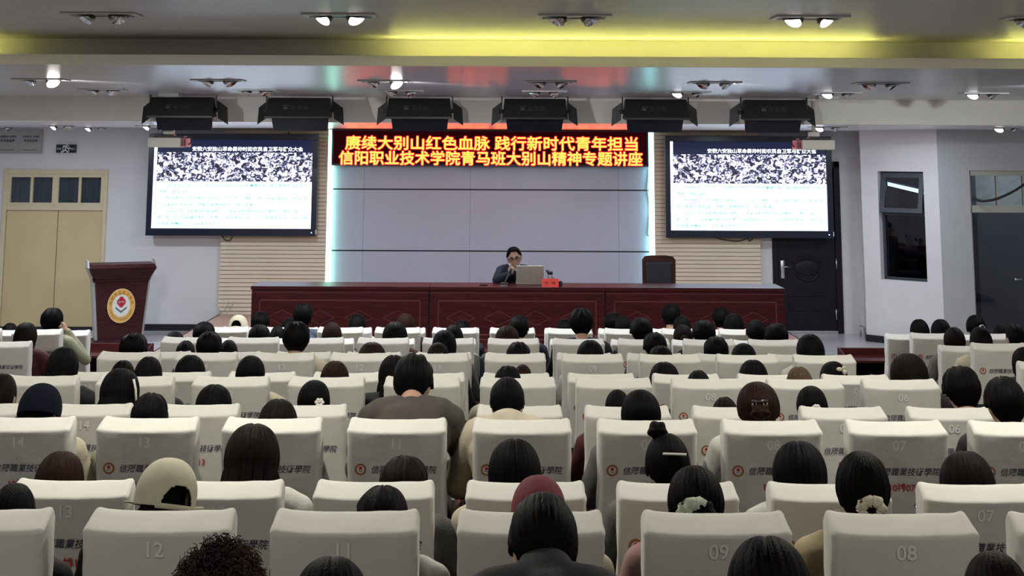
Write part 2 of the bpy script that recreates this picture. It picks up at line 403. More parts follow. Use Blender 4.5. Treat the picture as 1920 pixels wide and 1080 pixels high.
m = MB(); m.box(PC.x, gx0, YD, YD + .2, 0, Z5); m.box(gx0, gx0 + 1.5, YD, YD + .2, gtop, Z5); m.box(gx0 + 1.5, XR, YD, YD + .2, 0, Z5)
struct('wall_door_side', m, WALLGREY)
dr = empty('door_3'); dr['kind'] = 'structure'
zr0, zr1 = at(1870, 399, YD).z, at(1870, 389, YD).z
FR2 = mat('beige_aluminium', (.42, .41, .36), .45, var=.05)
m = MB(); gx1 = gx0 + 1.5
m.box(gx0, gx1, YD + .02, YD + .12, gtop - .075, gtop, .005); m.box(gx0, gx1, YD + .02, YD + .12, zr0, zr1 + .03, .005); m.box(gx0, gx0 + .02, YD + .02, YD + .12, 0, gtop, .003); m.box(gx1 - .04, gx1, YD + .02, YD + .12, 0, gtop, .003)
gxm = at(1872, 360, YD).x; m.box(gxm - .012, gxm + .012, YD + .03, YD + .1, zr1, gtop - .07)
gxm2 = gxm + .39; m.box(gxm2 - .012, gxm2 + .012, YD + .03, YD + .1, zr1, gtop - .07)
m.build('door_frame', FR2, dr)
m = MB(); m.box(gx0 + .02, gx1 - .04, YD + .06, YD + .066, zr1 + .03, gtop - .075); m.build('transom_pane', GLASSC, dr)
m = MB(); m.box(gx0 + .02, gx1 - .04, YD + .06, YD + .07, .02, zr0); gl = m.build('glass_leaf', GLASSD, dr)
p = at(1906, 524, YD); m = MB(); m.ball((p.x, YD + .03, p.z), .022); m.tube([(p.x, YD + .03, p.z), (p.x + .09, YD + .03, p.z)], .01); m.build('door_handle', STEEL, gl, True)
LOB = mat('lobby_paint', (.36, .36, .34), .8, var=.1)
m = MB(); m.box(gx0 - .5, gx1 + 1, YD + 2.4, YD + 2.5, 0, 3.1); m.box(gx1 + .9, gx1 + 1, YD + .2, YD + 2.5, 0, 3.1); m.box(gx0 + .05, gx1 + 1, YD + .2, YD + 2.5, 3.05, 3.1)
struct('wall_lobby', m, LOB)
m = MB(); m.box(gx0 + .02, gx0 + .26, YD + .8, YD + .9, 0, 3.0); struct('wall_lobby_edge', m, mat('lobby_dark', (.05, .06, .08), .7))
area('lobby_light', (gx1 - .1, YD + 1.4, 3.0), .3, .3, 14, (.85, .95, 1))
# skirting on the return and pier, little steel rail
m = MB()
for A, B in ((PA, PB), (PB, PC)):
    d = (B - A).normalized(); n = Vector((d.y, -d.x, 0)); A2, B2 = A + n * .015, B + n * .015
    wallquad(m, A2, B2, 0, .1, .014)
struct('baseboard_right', m, BASEB)
rl = empty('handrail', (5.42, 21.6, 0), 0, 'small bright steel rail standing by the right corner of the front wall', 'rail')
m = MB(); pr = [(5.52, 21.75, 0), (5.52, 21.75, .16), (5.56, 21.2, .16), (5.56, 21.2, 0)]; m.tube(pr[0:2], .012, 8); m.build('post', STEEL, rl, True).location = (-5.42, -21.6, 0)
m = MB(); m.tube(pr[2:4], .012, 8); m.build('post', STEEL, rl, True).location = (-5.42, -21.6, 0)
m = MB(); m.tube(pr[1:3], .012, 8); m.build('rail_bar', STEEL, rl, True).location = (-5.42, -21.6, 0)

# centre of the stage wall: white panels recessed between two cream siding panels
PX0, PX1, SX0, SX1 = -2.80, 2.37, -4.46, 4.03
m = MB()
rows_ = [.25, Zv(470.5, 900), Zv(355.5, 900), Z5]; cols_ = [PX0, X(681), X(881), X(1160), PX1]
for i in range(3):
    for j in range(4): m.box(cols_[j] + (.0015 if j else 0), cols_[j + 1] - .0015, YW - .04, YW - .01, rows_[i] + .011, rows_[i + 1] - .011)
struct('wall_centre_panels', m, PANEL)
m = MB(); m.box(PX0, PX1, YW - .015, YW - .002, .25, Z5); struct('wall_centre_backing', m, DARK)
m = MB()
for (u0, v0), (u1, v1) in (((953, 342), (991, 352)), ((943, 373), (985, 384))): m.tube([at(u0, v0, YW - .0405), at(u1, v1, YW - .0405)], [(.009, .0015), (.006, .0015)], 6)
struct('wall_centre_streaks', m, mat('pale_streak', (.72, .74, .8), .6))  # two thin pale streaks laid on the centre panels
def siding(name, x0, x1):
    m = MB(); h = .0625; n = int((Z5 - .25) / h) + 1; pr = []
    for k in range(n):
        z = .25 + k * h
        pr += [(YW - .105, z), (YW - .13, z + .006), (YW - .118, z + h - .008), (YW - .105, z + h - .002)]
    pr = [(y, min(z, Z5)) for y, z in pr]; pr += [(YW - .001, Z5), (YW - .001, .25)]
    a = [m.bm.verts.new((x0, y, z)) for y, z in pr]; b = [m.bm.verts.new((x1, y, z)) for y, z in pr]
    for i in range(len(pr) - 1): m.bm.faces.new((a[i], a[i + 1], b[i + 1], b[i]))
    m.bm.faces.new((a[-1], a[0], b[0], b[-1]))
    m.bm.faces.new(a); m.bm.faces.new(list(reversed(b)))
    return struct(name, m, SLAT)
siding('trim_4', SX0, PX0); siding('trim_5', PX1, SX1)
LEDC = emitmat('cyan_led', (.42, 1.0, .80), 4.5)
LEDB = emitmat('aqua_led', (.40, .95, 1.0), 4.5)
for nm, x, mm, lb in (('led_strip', PX0, LEDC, 'glowing green white light strip along left edge of the stage panels'), ('led_strip', PX1 - .085, LEDB, 'glowing aqua light strip along right edge of the stage panels')):
    m = MB(); z = .3
    while z < Z5 - .02:
        m.box(x, x + .085, YW - .118, YW - .088, z, z + .05, .008); z += .0505
    tag(m.build(nm, mm), lb, 'light strip', 'light strips beside the stage panels')

# stage platform
m = MB(); m.box(-4.42, 4.04, 17.2, YW - .13, 0, .27, .006); struct('floor_platform', m, PLATW)
m = MB(); m.box(-4.43, 4.05, 17.185, 17.2, 0, .285); m.box(-4.432, -4.42, 17.2, YW - .13, .0, .275); m.box(4.04, 4.052, 17.2, YW - .13, 0, .275); struct('trim_6', m, REDWOOD)

# cove light strips in the trough
YLED = emitmat('yellow_led', (1.0, .98, .22), 28)
for a, b, lb in ((-9.2, -4.25, 'yellow cove light strip in the ceiling trough, far left run'), (-.92, 2.98, 'long yellow cove light strip in the ceiling trough over the centre'), (4.08, 9.2, 'yellow cove light strip in the ceiling trough, far right run')):
    m = MB(); m.box(a, b, YLIP + .06, YLIP + .09, Z3T + .001, Z3T + .005); tag(m.build('cove_light_strip', YLED), lb, 'light strip', 'yellow light strips in the ceiling cove')

# ------------------------------------------------------------------ ceiling lamps
RIM = mat('lamp_rim_white', (.55, .55, .55), .4, var=.03)
LAMPIN = mat('lamp_black_inside', (.008, .008, .008), .35)
CHROME = mat('lamp_reflector', (.8, .8, .8), .12, metal=1)
HOT = emitmat('lit_lamp_face', (1, .96, .88), 14)
HOTS = emitmat('dim_lamp_face', (1, .97, .92), 1.8)
def lamp_proto(w_, d_):
    r = empty('ceiling_light'); m = MB()
    for q in ((-w_, w_, -d_, -d_ + .035), (-w_, w_, d_ - .035, d_), (-w_, -w_ + .035, -d_ + .035, d_ - .035), (w_ - .035, w_, -d_ + .035, d_ - .035)): m.box(q[0], q[1], q[2], q[3], -.012, 0, .003)
    m.build('frame', RIM, r)
    m = MB(); m.box(-w_ + .035, w_ - .035, -d_ + .035, d_ - .035, -.006, 0); m.build('housing', LAMPIN, r)
    for sx in (-1, 1):
        m = MB(); x = sx * w_ * .46
        m.tube([(x, 0, -.004), (x + .004 * sx, -.004, -.022)], [.075, .07], 20); s = m.build('spot_head', LAMPIN, r, True)
        m = MB(); m.tube([(x, 0, -.021), (x + .004 * sx, -.004, -.027)], [.055, .062], 20); m.build('reflector', CHROME, s, True)
    return r
lp = lamp_proto(.25, .125)
first = True
def put_lamp(x, y, z, label, lit=None):
    global first
    o = lp if first else copy_tree(lp); first = False
    o.location = (x, y, z - .0005); tag(o, label, 'ceiling light', 'recessed twin spot ceiling lights')
    if lit is not None:
        hs = [c for c in o.children if c.name.startswith('spot_head')]
        for k, mm in lit:
            rf = hs[k].children[0]; rf.data = rf.data.copy(); rf.data.materials.clear(); rf.data.materials.append(mm)
            if mm is HOT:
                rf.location = (0, 0, -.012)
ORD = ['first', 'second', 'third', 'fourth', 'fifth', 'sixth', 'seventh', 'eighth']
for k, x in enumerate((-2.75, -1.13, .47, 2.08, 3.66)):
    put_lamp(x, 9.28, Z1, 'recessed twin spot light, %s from left in the nearest ceiling row' % ORD[k], [(0, HOTS), (1, HOTS)] if k in (1, 3) else None)
for k, x in enumerate((-4.47, -2.76, -1.16, .44, 2.02, 3.62)):
    put_lamp(x, 13.2, Z3, 'recessed twin spot light, %s from left in first row of the lower ceiling' % ORD[k], {0: [(1, HOT)], 2: [(1, HOT)]}.get(k))
for k, x in enumerate((-4.47, -2.77, -1.15, .44, 2.03, 3.70, 5.32)):
    put_lamp(x, 15.25, Z3, 'recessed twin spot light, %s from left in row beside the stage lights' % ORD[k], {4: [(0, HOTS)], 5: [(0, HOTS)], 6: [(0, HOTS)]}.get(k))
for k, (x, y) in enumerate(((-7.9, 21.6), (-6.55, 20.3), (-6.4, 21.5), (-5.1, 20.0), (4.4, 18.75), (6.85, 18.75))):
    put_lamp(x, y, Z5, 'recessed twin spot light over the stage, %s from left' % ORD[k], [(0, HOTS)])

# ------------------------------------------------------------------ stage lights
def stage_light():
    r = empty('stage_light'); W_ = .40
    m = MB(); m.hull([(-W_, -.02, .0), (W_, -.02, .0), (W_, .16, .0), (-W_, .16, .0), (-W_ - .03, -.12, -.26), (W_ + .03, -.12, -.26), (W_ + .03, .16, -.24), (-W_ - .03, .16, -.24)])
    m.build('housing', BLACKM, r)
    m = MB(); m.box(-W_ - .03, W_ + .03, -.13, -.11, -.265, -.235, .004); m.build('front_lip', BLACKM, r)
    for s in (-1, 1):
        m = MB(); x = s * (W_ + .03)
        y = .02
        pts = [(x, .14, -.03), (x + s * .13, .2, -.12), (x + s * .145, .2, -.34), (x + s * .02, .14, -.26)]
        m.hull([(p[0], p[1] - .004, p[2]) for p in pts] + [(p[0], p[1] + .004, p[2]) for p in pts]); m.build('barn_door', BLACKM, r)
        m = MB(); m.tube([(s * W_, .07, -.16), (s * (W_ + .075), .07, -.16)], .026, 12); m.build('clamp_knob', BLACKM, r, True)
        m = MB(); m.box(s * (W_ + .035) - .008, s * (W_ + .035) + .008, .05, .09, -.16, .06); m.build('hanger', BLACKM, r)
    m = MB(); m.hull([(-W_ + .02, .13, -.235), (W_ - .02, .13, -.235), (W_ - .02, .14, -.235), (-W_ + .02, .14, -.235), (-W_ + .04, .22, -.415), (W_ - .04, .22, -.415), (W_ - .04, .23, -.415), (-W_ + .04, .23, -.415)])
    m.build('lower_barn_door', BLACKG, r)
    # printed marks on the back of the housing
    Mt = Matrix.Translation((0, -.072, -.13)) @ Matrix.Rotation(-math.atan2(.10, .26), 4, 'X')
    m = MB()
    m.box(-.2, -.11, -.0065, -.005, .026, .034, 0, Mt); m.box(-.19, -.135, -.0065, -.005, -.02, .012, 0, Mt)
    for x, n in ((-.09, 2), (-.01, 2), (.055, 3)):
        for k in range(3): m.box(x, x + .025 * n, -.0065, -.005, .022 - .02 * k, .026 - .02 * k, 0, Mt)
    m.build('printed_marks', mat('faint_grey_print', (.10, .10, .09), .6), r)
    return r
sl = stage_light(); YS = 16.62
for k, u in enumerate((341, 560, 786, 1003, 1230, 1453)):
    o = sl if k == 0 else copy_tree(sl); o.location = (at(u, 200, YS).x, YS, Z3 - .03); o.scale = (.92, .95, .95)
    tag(o, 'black barn door stage light hanging from the ceiling, %s from left of six' % ORD[k], 'stage light', 'stage lights hanging along the beam')

# ------------------------------------------------------------------ projectors
def projector(u, v, flip, label):
    Y = 17.02; p = at(u, v, Y); r = empty('projector', (p.x, Y, p.z), 0, label, 'projector', 'ceiling mounted projectors')
    s = -1 if flip else 1
    m = MB(); m.box(-.235, .17, -.15, .15, -.065, .055, .012); m.build('body', PLASW, r)
    r.scale.x = s
    m = MB(); m.box(.17, .235, -.14, .14, -.06, .05, .008); m.build('end_grille', mat('grille_painted_pink_reflection', (.55, .12, .17), .4, var=.2), r)  # pink reflection on the end grille is put into its base colour
    m = MB(); m.box(.185, .2, -.145, -.139, -.045, .035); m.box(.21, .225, -.145, -.139, -.045, .035); m.build('grille_slots', DARK, r)
    m = MB(); m.box(-.17, .19, -.1, .1, .06, .075, .003); m.box(-.06, .06, -.08, .08, .075, .095, .004); m.build('bracket', BLACKM, r)
    m = MB(); m.box(-.07, .05, -.06, .06, .095, .155, .006); m.build('mount_collar', PLASW, r)
    m = MB(); m.tube([(-.01, 0, .15), (-.01, 0, Z3 - p.z - .03)], .024, 12); m.build('pole', PLASW, r, True)
    m = MB(); m.box(-.11, .09, -.09, .09, Z3 - p.z - .03, Z3 - p.z - .001, .004); m.build('ceiling_plate', PLASW, r)
    m = MB(); m.tube([(.14, .02, .075), (.2, .0, .085), (.26, 0, .05), (.265, 0, 0), (.235, .02, -.03)], .007, 8); m.build('cable', BLACKM, r, True)
projector(318, 266.5, False, 'beige projector hanging from the ceiling before the left screen')
projector(1525, 271, True, 'beige projector hanging on a pole before the right screen')
# spare ceiling plate
GPL = mat('grey_plate', (.4, .4, .4), .5)
for u, lb in ((319, 'flat grey access box on the lower ceiling over the leftmost stage light'), (1551, 'flat grey access box on the lower ceiling right of the right projector pole')):
    x = at(u, 187, 16.15).x; m = MB(); m.box(x - .12, x + .12, 16.05, 16.25, Z3 - .045, Z3 - .0005, .006); tag(m.build('access_box', GPL), lb, 'box')

# ------------------------------------------------------------------ wall screens
SCRW = emitmat('screen_white', (.66, .78, 1.0), 2.5)
def photo_mat():
    mm = bpy.data.materials.new('crowd_photo'); mm.use_nodes = True; nt = mm.node_tree; b = nt.nodes['Principled BSDF']
    b.inputs['Base Color'].default_value = (.01, .01, .01, 1)
    tc = nt.nodes.new('ShaderNodeTexCoord'); mp = nt.nodes.new('ShaderNodeMapping'); mp.inputs['Scale'].default_value = (1, 1, 1.25); nt.links.new(tc.outputs['Object'], mp.inputs[0])
    n = nt.nodes.new('ShaderNodeTexNoise'); n.inputs['Scale'].default_value = 15; n.inputs['Detail'].default_value = 3; n.inputs['Roughness'].default_value = .6; n.inputs['Distortion'].default_value = 1.1
    nt.links.new(mp.outputs[0], n.inputs['Vector'])
    r = nt.nodes.new('ShaderNodeValToRGB'); e = r.color_ramp.elements
    e[0].position = .46; e[0].color = (.012, .012, .03, 1); e[1].position = .55; e[1].color = (1, 1, 1, 1)
    k = e.new(.505); k.color = (.30, .30, .62, 1)
    nt.links.new(n.outputs['Fac'], r.inputs[0]); nt.links.new(r.outputs[0], b.inputs['Emission Color']); b.inputs['Emission Strength'].default_value = .8
    return mm
PHOTO = photo_mat()
HEAD = emitmat('slide_header_navy', (.003, .006, .030), 1.0)
HTXT = emitmat('slide_header_letters', (.85, .93, 1), 1.3)
STXT = emitmat('slide_body_letters', (.08, .42, .42), 1.0)
BEZGLOW = TVBEZ
def screen(x0, x1, z0, z1, label):
    r = empty('wall_screen', ((x0 + x1) / 2, YW - .22, (z0 + z1) / 2), 0, label, 'screen', 'big wall screens beside the stage')
    hx, hz = (x1 - x0) / 2, (z1 - z0) / 2
    m = MB(); b = .1
    for q in ((-hx, hx, -hz, -hz + .115), (-hx, hx, hz - .09, hz), (-hx, -hx + b * .85, -hz + .115, hz - .09), (hx - b * .9, hx, -hz + .115, hz - .09)): m.box(q[0], q[1], -.06, .04, q[2], q[3], .006)
    m.build('bezel', TVBEZ, r)
    m = MB(); m.box(-hx + .03, hx - .03, -.02, .09, -hz + .03, hz - .03, .01); m.build('back_case', BLACKG, r)
    a0, a1, c0, c1 = -hx + .085, hx - .09, -hz + .115, hz - .09
    m = MB(); m.box(a0, a1, -.032, -.022, c0, c1); s = m.build('screen_panel', SCRW, r)
    hh = c1 - c0; f1, f2 = c1 - hh * .145, c1 - hh * .475
    m = MB(); m.box(a0 + .045, a1, -.036, -.033, f1, c1); m.build('slide_header', HEAD, r)
    m = MB(); write(m, '安徽六安独山革命暴动时的农民自卫军与群众大会', .05 + .17, f1 + .055, width=(a1 - a0) * .70, height=.075, y=-.038, offset=.02); m.build('header_lettering', HTXT, r)
    m = MB(); m.box(a0 + .045, a1, -.036, -.033, f2, f1); m.build('slide_photo', PHOTO, r)
    lines = [(.11, '1935年8月21日，红二十五军长征途经四坡村时遭遇敌军，军政委在激战中不幸'), (0, '牺牲，时年28岁。'), (.11, '在当地群众心中红军是人民的军队，与民为友，建立和保卫根据地的功绩永存，至今传颂'),
                       (0, '先后的两千余名战士牺牲，不畏艰苦大，信念不渝。'), (.11, '1936年，坚定不移跟党走的精神，代代相传不怕牺牲大局，以革命，于是先，任一个'), (0, '军，在二十几年的编为第十五军团，为我党军队建设，敢于坚持胜利前进，同志们用'), (0, '如何走在最前沿，五年的坚持努力。')]
    lh = (f2 - c0) / 7.3; ch = lh * .5; W_ = a1 - a0 - .16
    for k, (ind, tx) in enumerate(lines):
        g = glyphs(tx, .03); wd = (g[3] - g[2]) * .068
        wd = min(wd, W_ - ind)
        m = MB(); write(m, tx, a0 + .085 + ind, f2 - lh * (k + .62), width=wd, height=ch, y=-.035, left=True, offset=.03); m.build('slide_text_line', STXT, s)
    m = MB(); m.ball((hx - .075, -.062, -hz + .055), .010); m.build('status_light', emitmat('blue_led', (.3, .4, 1), 2.5), r, True)
    m = MB(); m.box(hx - .012, hx + .002, -.062, -.05, -hz + .03, -hz + .1); m.build('side_sticker', mat('sticker_white', (.7, .7, .75), .5), r)
    return r
TL0, TL1 = at(281, 247, YW - .26), at(593, 443, YW - .26)
TR0, TR1 = at(1246, 258.5, YW - .26), at(1563.5, 447, YW - .26)
hgt = 1.58
screen(TL0.x, TL1.x, TL1.z, TL1.z + hgt, 'large lit wall screen showing a slide, hung left of the stage panels')
screen(TR0.x, TR1.x, TR1.z, TR1.z + hgt, 'large lit wall screen showing a slide, hung right of the stage panels')
def cable(name, pts, r, m_, label):
    # smoothed path
    P = [Vector(p) for p in pts]; out = []
    for i in range(len(P) - 1):
        p0, p1, p2, p3 = P[max(i - 1, 0)], P[i], P[i + 1], P[min(i + 2, len(P) - 1)]
        for k in range(8):
            t = k / 8; out.append(.5 * ((2 * p1) + (p2 - p0) * t + (2 * p0 - 5 * p1 + 4 * p2 - p3) * t * t + (3 * p1 - p0 - 3 * p2 + p3) * t ** 3))
    out.append(P[-1]); m = MB(); m.tube(out, r, 8); return tag(m.build(name, m_, None, True), label, 'cable')
Yc = YW - .16
cable('hanging_cable', [at(415, 439, Yc), at(421, 449, Yc), at(430, 451, Yc), at(436, 443, Yc)], .008, BLACKM, 'short black cable loop under the left wall screen')
cable('hanging_cable', [at(1335, 444, Yc), at(1360, 450, Yc), at(1385, 452, Yc), at(1402, 447, Yc), at(1405, 452, Yc), at(1412, 447, Yc)], .008, BLACKM, 'sagging black cable under the right wall screen')
cable('hanging_cable', [at(542, 247, YW - .15), at(540.5, 252, YW - .15), at(541, 258, YW - .15)], .008, BLACKM, 'thin black cable above the left wall screen')
Yp = YW - .06
cable('hanging_cable', [at(1216, 311, Yp), at(1214, 340, Yp), at(1213, 356, Yp), at(1217, 390, Yp), at(1215, 425, Yp), at(1214, 440, Yp), at(1217, 442, Yp)], .008, mat('grey_cable', (.12, .14, .15), .5), 'thin grey cable hanging below the right end of the lettered sign')
WIRE = mat('pale_wire', (.42, .40, .36), .5)
for k, (pts, lb) in enumerate((([(409, 588), (412, 584), (409, 578)], 'short stiff wire, lowest of three at the foot of the left siding'), ([(412, 588), (424, 578), (428, 564)], 'pale curved wire, middle of three at the foot of the left siding'), ([(424, 588), (433, 577), (439, 565)], 'pale straight wire, rightmost of three at the foot of the left siding'))):
    cable('loose_wire', [at(u, v, 21.75) for u, v in pts], .008, WIRE, lb)
cable('hanging_cable', [at(1823, 370, 20.2), at(1840, 377, 20.15), at(1868, 373, 20.1), at(1898, 360, 20.1), at(1925, 342, 20.1), at(1960, 310, 20.1)], .018, BLACKM, 'thick black cable sagging across the glass door')

# ------------------------------------------------------------------ lettered LED sign
p0, p1 = at(622.5, 243, YW - .2), at(1216.5, 311, YW - .2)
sg = empty('led_sign', ((p0.x + p1.x) / 2, YW - .2, 0), 0, 'long black sign with two lines of glowing yellow and red lettering above the stage', 'sign')
hx = (p1.x - p0.x) / 2; sz0 = at(920, 311.5, YW - .2).z; sz1 = Z5 - .003
m = MB(); m.box(-hx, hx, 0, .16, sz0, sz1, .006); m.build('case', BLACKG, sg)
m = MB(); m.box(-hx + .03, hx - .03, -.004, 0, sz0 + .03, sz1 - .03); m.build('display_face', mat('dim_red_display', (.004, .001, .002), .7, emit=(.010, 0, .001), es=1, spec=.1), sg)
LY = emitmat('led_yellow', (1, .115, .014), 6.0); LR = emitmat('led_halo_red', (1, .004, .018), 2.0)
l1, l2 = '赓续大别山红色血脉 践行新时代青年担当', '信阳职业技术学院青马班大别山精神专题讲座'
for tx, u0, u1, vc in ((l1, 648, 1195, 265), (l2, 636, 1204, 293)):
    a, b = at(u0, vc, YW - .2), at(u1, vc, YW - .2)
    cx_ = (a.x + b.x) / 2 - sg.location.x
    m = MB()
    for k in range(8): q = k * PI / 4; write(m, tx, cx_ + .014 * math.cos(q), a.z - .02 + .014 * math.sin(q), width=b.x - a.x, height=.215, y=-.006 - .0002 * k, res=3)
    m.build('lettering_glow', LR, sg)  # red halo around the letters, drawn as shifted emissive copies
    m = MB()
    for k in range(4): q = k * PI / 2; write(m, tx, cx_ + .0045 * math.cos(q), a.z - .02 + .0045 * math.sin(q), width=b.x - a.x, height=.215, y=-.009 - .0002 * k, res=3)
    m.build('lettering', LY, sg)
# soft stand-off reflection comes from the ceiling gloss itself

# ------------------------------------------------------------------ left wall signs
for k, (u0, u1, lb) in enumerate(((-8, 35.5, 'grey notice board with dark lettering at the left edge of the wall'), (37.5, 78, 'grey notice board with dark lettering, nearer the exit sign'))):
    a, b = at(u0, 243, YW - .03), at(u1, 288, YW - .03)
    r = empty('notice_board', ((a.x + b.x) / 2, YW - .03, (a.z + b.z) / 2), 0, lb, 'sign', 'grey notice boards over the cream door')
    hx, hz = (b.x - a.x) / 2, (a.z - b.z) / 2
    m = MB(); m.box(-hx, hx, 0, .028, -hz, hz, .003); m.build('board', mat('board_grey', (.36, .35, .33), .6, var=.03), r)
    m = MB(); write(m, '信阳职业技术学院', 0, hz * .42, width=hx * 1.45, y=-.002, offset=.02); m.build('lettering', INK, r); m = MB(); write(m, '专用设备箱', 0, hz * .08, width=hx * 1.2, y=-.002, offset=.02)
    m.build('lettering', INK, r)
    m = MB(); m.tube([(-hx * .7, -.002, -hz * .68), (-hx * .1, -.002, -hz * .74), (hx * .6, -.002, -hz * .68)], .006, 6); m.build('printed_line', mat('brown_print', (.2, .16, .13), .6), r)
a, b = at(105.5, 271, YW - .04), at(142, 286.5, YW - .04)
r = empty('exit_sign', ((a.x + b.x) / 2, YW - .04, (a.z + b.z) / 2), 0, 'small black exit sign with white running figure and lettering over the cream door', 'sign')
hx, hz = (b.x - a.x) / 2, (a.z - b.z) / 2
m = MB(); m.box(-hx, hx, 0, .038, -hz, hz, .004); m.build('case', BLACKG, r)
EXW = mat('exit_white', (.75, .8, .78), .5)
m = MB(); write(m, '安全', -hx * .68, 0, width=hx * .46, y=-.002); m.build('lettering', EXW, r); m = MB(); write(m, '出口', hx * .68, 0, width=hx * .46, y=-.002); m.build('lettering', EXW, r)
m = MB(); q = hz * .72
m.tube([(-q, -.003, -q), (-q, -.003, q), (q, -.003, q), (q, -.003, -q)], .007, 6)
m.tube([(-.05, -.003, .02), (.0, -.003, .04), (.03, -.003, .0), (.07, -.003, .01)], .009, 6); m.tube([(.0, -.003, .03), (-.01, -.003, -.02), (.03, -.003, -.05), (.02, -.003, -.09)], .01, 6); m.tube([(-.01, -.003, -.02), (-.05, -.003, -.05), (-.08, -.003, -.05)], .01, 6); m.ball((.015, -.003, .07), .016)
m.build('running_figure', EXW, r)

# ------------------------------------------------------------------ emblem
def emblem(mb, c, R, mats, y=0, simple=False):
    """mats = material indices ring, rim, ground, red, grey; flat layers stacked towards -y"""
    x, z = c
    mb.mi = mats[1]; mb.disc((x, y, z), R, 40)
    mb.mi = mats[0]; mb.disc((x, y - .0006, z), R * .955, 40)
    mb.mi = mats[2]; mb.disc((x, y - .0012, z), R * .64, 32)
    mb.mi = mats[3]
    for dx_, dz_ in ((0, .12), (0, -.12), (.12, 0), (-.12, 0), (0, 0)): mb.disc((x + dx_ * R, y - .0018 - .0001 * (dx_ != 0), z + R * .22 + dz_ * R), R * .2, 16)
    mb.mi = mats[4]
    for s in (-1, 1):
        p = [Vector((x, y - .002, z - R * .42)), Vector((x + s * R * .4, y - .002, z - R * .16)), Vector((x + s * R * .4, y - .002, z - R * .05)), Vector((x, y - .002, z - R * .30))]
        mb.poly(p)

# ------------------------------------------------------------------ lectern
YL_ = 20.55
pb = at(229, 640, YL_)
lx = at(229, 560, YL_).x
r = empty('lectern', (lx, YL_ - .05, 0), .39, 'dark red wooden lectern with flared top and round gold emblem', 'lectern')
zt_ = at(229, 492, YL_).z
m = MB()
zb_ = at(229, 524, YL_).z
m.hull([(-.38, -.02, .06), (.38, -.02, .06), (.38, .42, .06), (-.38, .42, .06), (-.475, -.05, zb_), (.475, -.05, zb_), (.475, .45, zb_), (-.475, .45, zb_)]); m.build('front_body', REDWOOD2, r)
m = MB(); m.hull([(-.475, -.07, zb_ + .02), (.475, -.07, zb_ + .02), (.475, .45, zb_ + .02), (-.475, .45, zb_ + .02), (-.60, -.16, zt_ - .06), (.60, -.16, zt_ - .06), (.60, .48, zt_ - .06), (-.60, .48, zt_ - .06)])
m.hull([(-.60, -.165, zt_ - .055), (.60, -.165, zt_ - .055), (.60, .48, zt_ - .055), (-.60, .48, zt_ - .055), (-.57, -.12, zt_ + .0), (.57, -.12, zt_), (.57, .48, zt_), (-.57, .48, zt_)]); m.build('flared_top', REDWOOD2, r)
m = MB(); m.box(-.495, .495, -.085, .46, zb_, zb_ + .02, .004); m.build('band_moulding', REDWOOD2, r)
for s in (-1, 1):
    m = MB(); x = s * .585
    m.hull([(x + s * .01, -.05, zt_ - .05), (x + s * .045, -.05, zt_ - .05), (x + s * .045, .46, zt_ - .05), (x + s * .01, .46, zt_ - .05), (x + s * .012, .06, zt_ + .05), (x + s * .04, .06, zt_ + .05), (x + s * .04, .44, zt_ + .05), (x + s * .012, .44, zt_ + .05)])
    m.hull([(s * .485, .1, zb_ - .05), (s * .5, .1, zb_ - .05), (s * .5, .46, zb_ - .05), (s * .485, .46, zb_ - .05), (x + s * .02, .0, zt_ - .05), (x + s * .045, .0, zt_ - .05), (x + s * .045, .46, zt_ - .05), (x + s * .02, .46, zt_ - .05)])
    m.hull([(s * .385, .05, .06), (s * .43, .05, .06), (s * .43, .44, .06), (s * .385, .44, .06), (s * .478, .05, zb_ - .02), (s * .52, .05, zb_ - .02), (s * .52, .46, zb_ - .02), (s * .478, .46, zb_ - .02)])
    m.build('side_panel', GREYSIDE, r)
m = MB(); m.box(-.46, .46, -.08, .46, 0, .06, .008); m.build('plinth', REDWOOD2, r)
ez = at(230, 571, YL_).z; Rm = .25
tl = math.atan2(.03, zb_ - .06)
Me = Matrix.Translation((.0, -.046, ez)) @ Matrix.Rotation(tl, 4, 'X')
m = MB(); emblem(m, (0, 0), Rm, (0, 1, 2, 3, 4), -.003)
m.mi = 5
for k, ch in enumerate('信阳职业技术学院'):
    a = math.radians(-78 + k * 156 / 7); Mr = Matrix.Translation((Rm * .79 * math.sin(a), -.0065, Rm * .79 * math.cos(a))) @ Matrix.Rotation(a, 4, 'Y')
    write(m, ch, 0, 0, height=Rm * .21, y=0, M=Mr)
lat = 'XINYANG VOCATIONAL AND TECHNICAL COLLEGE'
for k, ch in enumerate(lat):
    if ch == ' ': continue
    a = math.radians(252 - k * 144 / (len(lat) - 1)); Mr = Matrix.Translation((Rm * .79 * math.sin(a), -.0065, Rm * .79 * math.cos(a))) @ Matrix.Rotation(a + PI, 4, 'Y')
    write(m, ch, 0, 0, height=Rm * .075, y=0, M=Mr)
m.mi = 2; write(m, 'XYVTC', 0, Rm * .22, width=Rm * .42, y=-.008, offset=.02)
o = m.build('emblem', [GOLD, GOLDL, OFFW, EMRED, EMGREY, BROWNTXT], r); o.matrix_local = Me
tag(o, 'round gold ringed emblem with red flower')
r.scale = (.79, .79, .985)

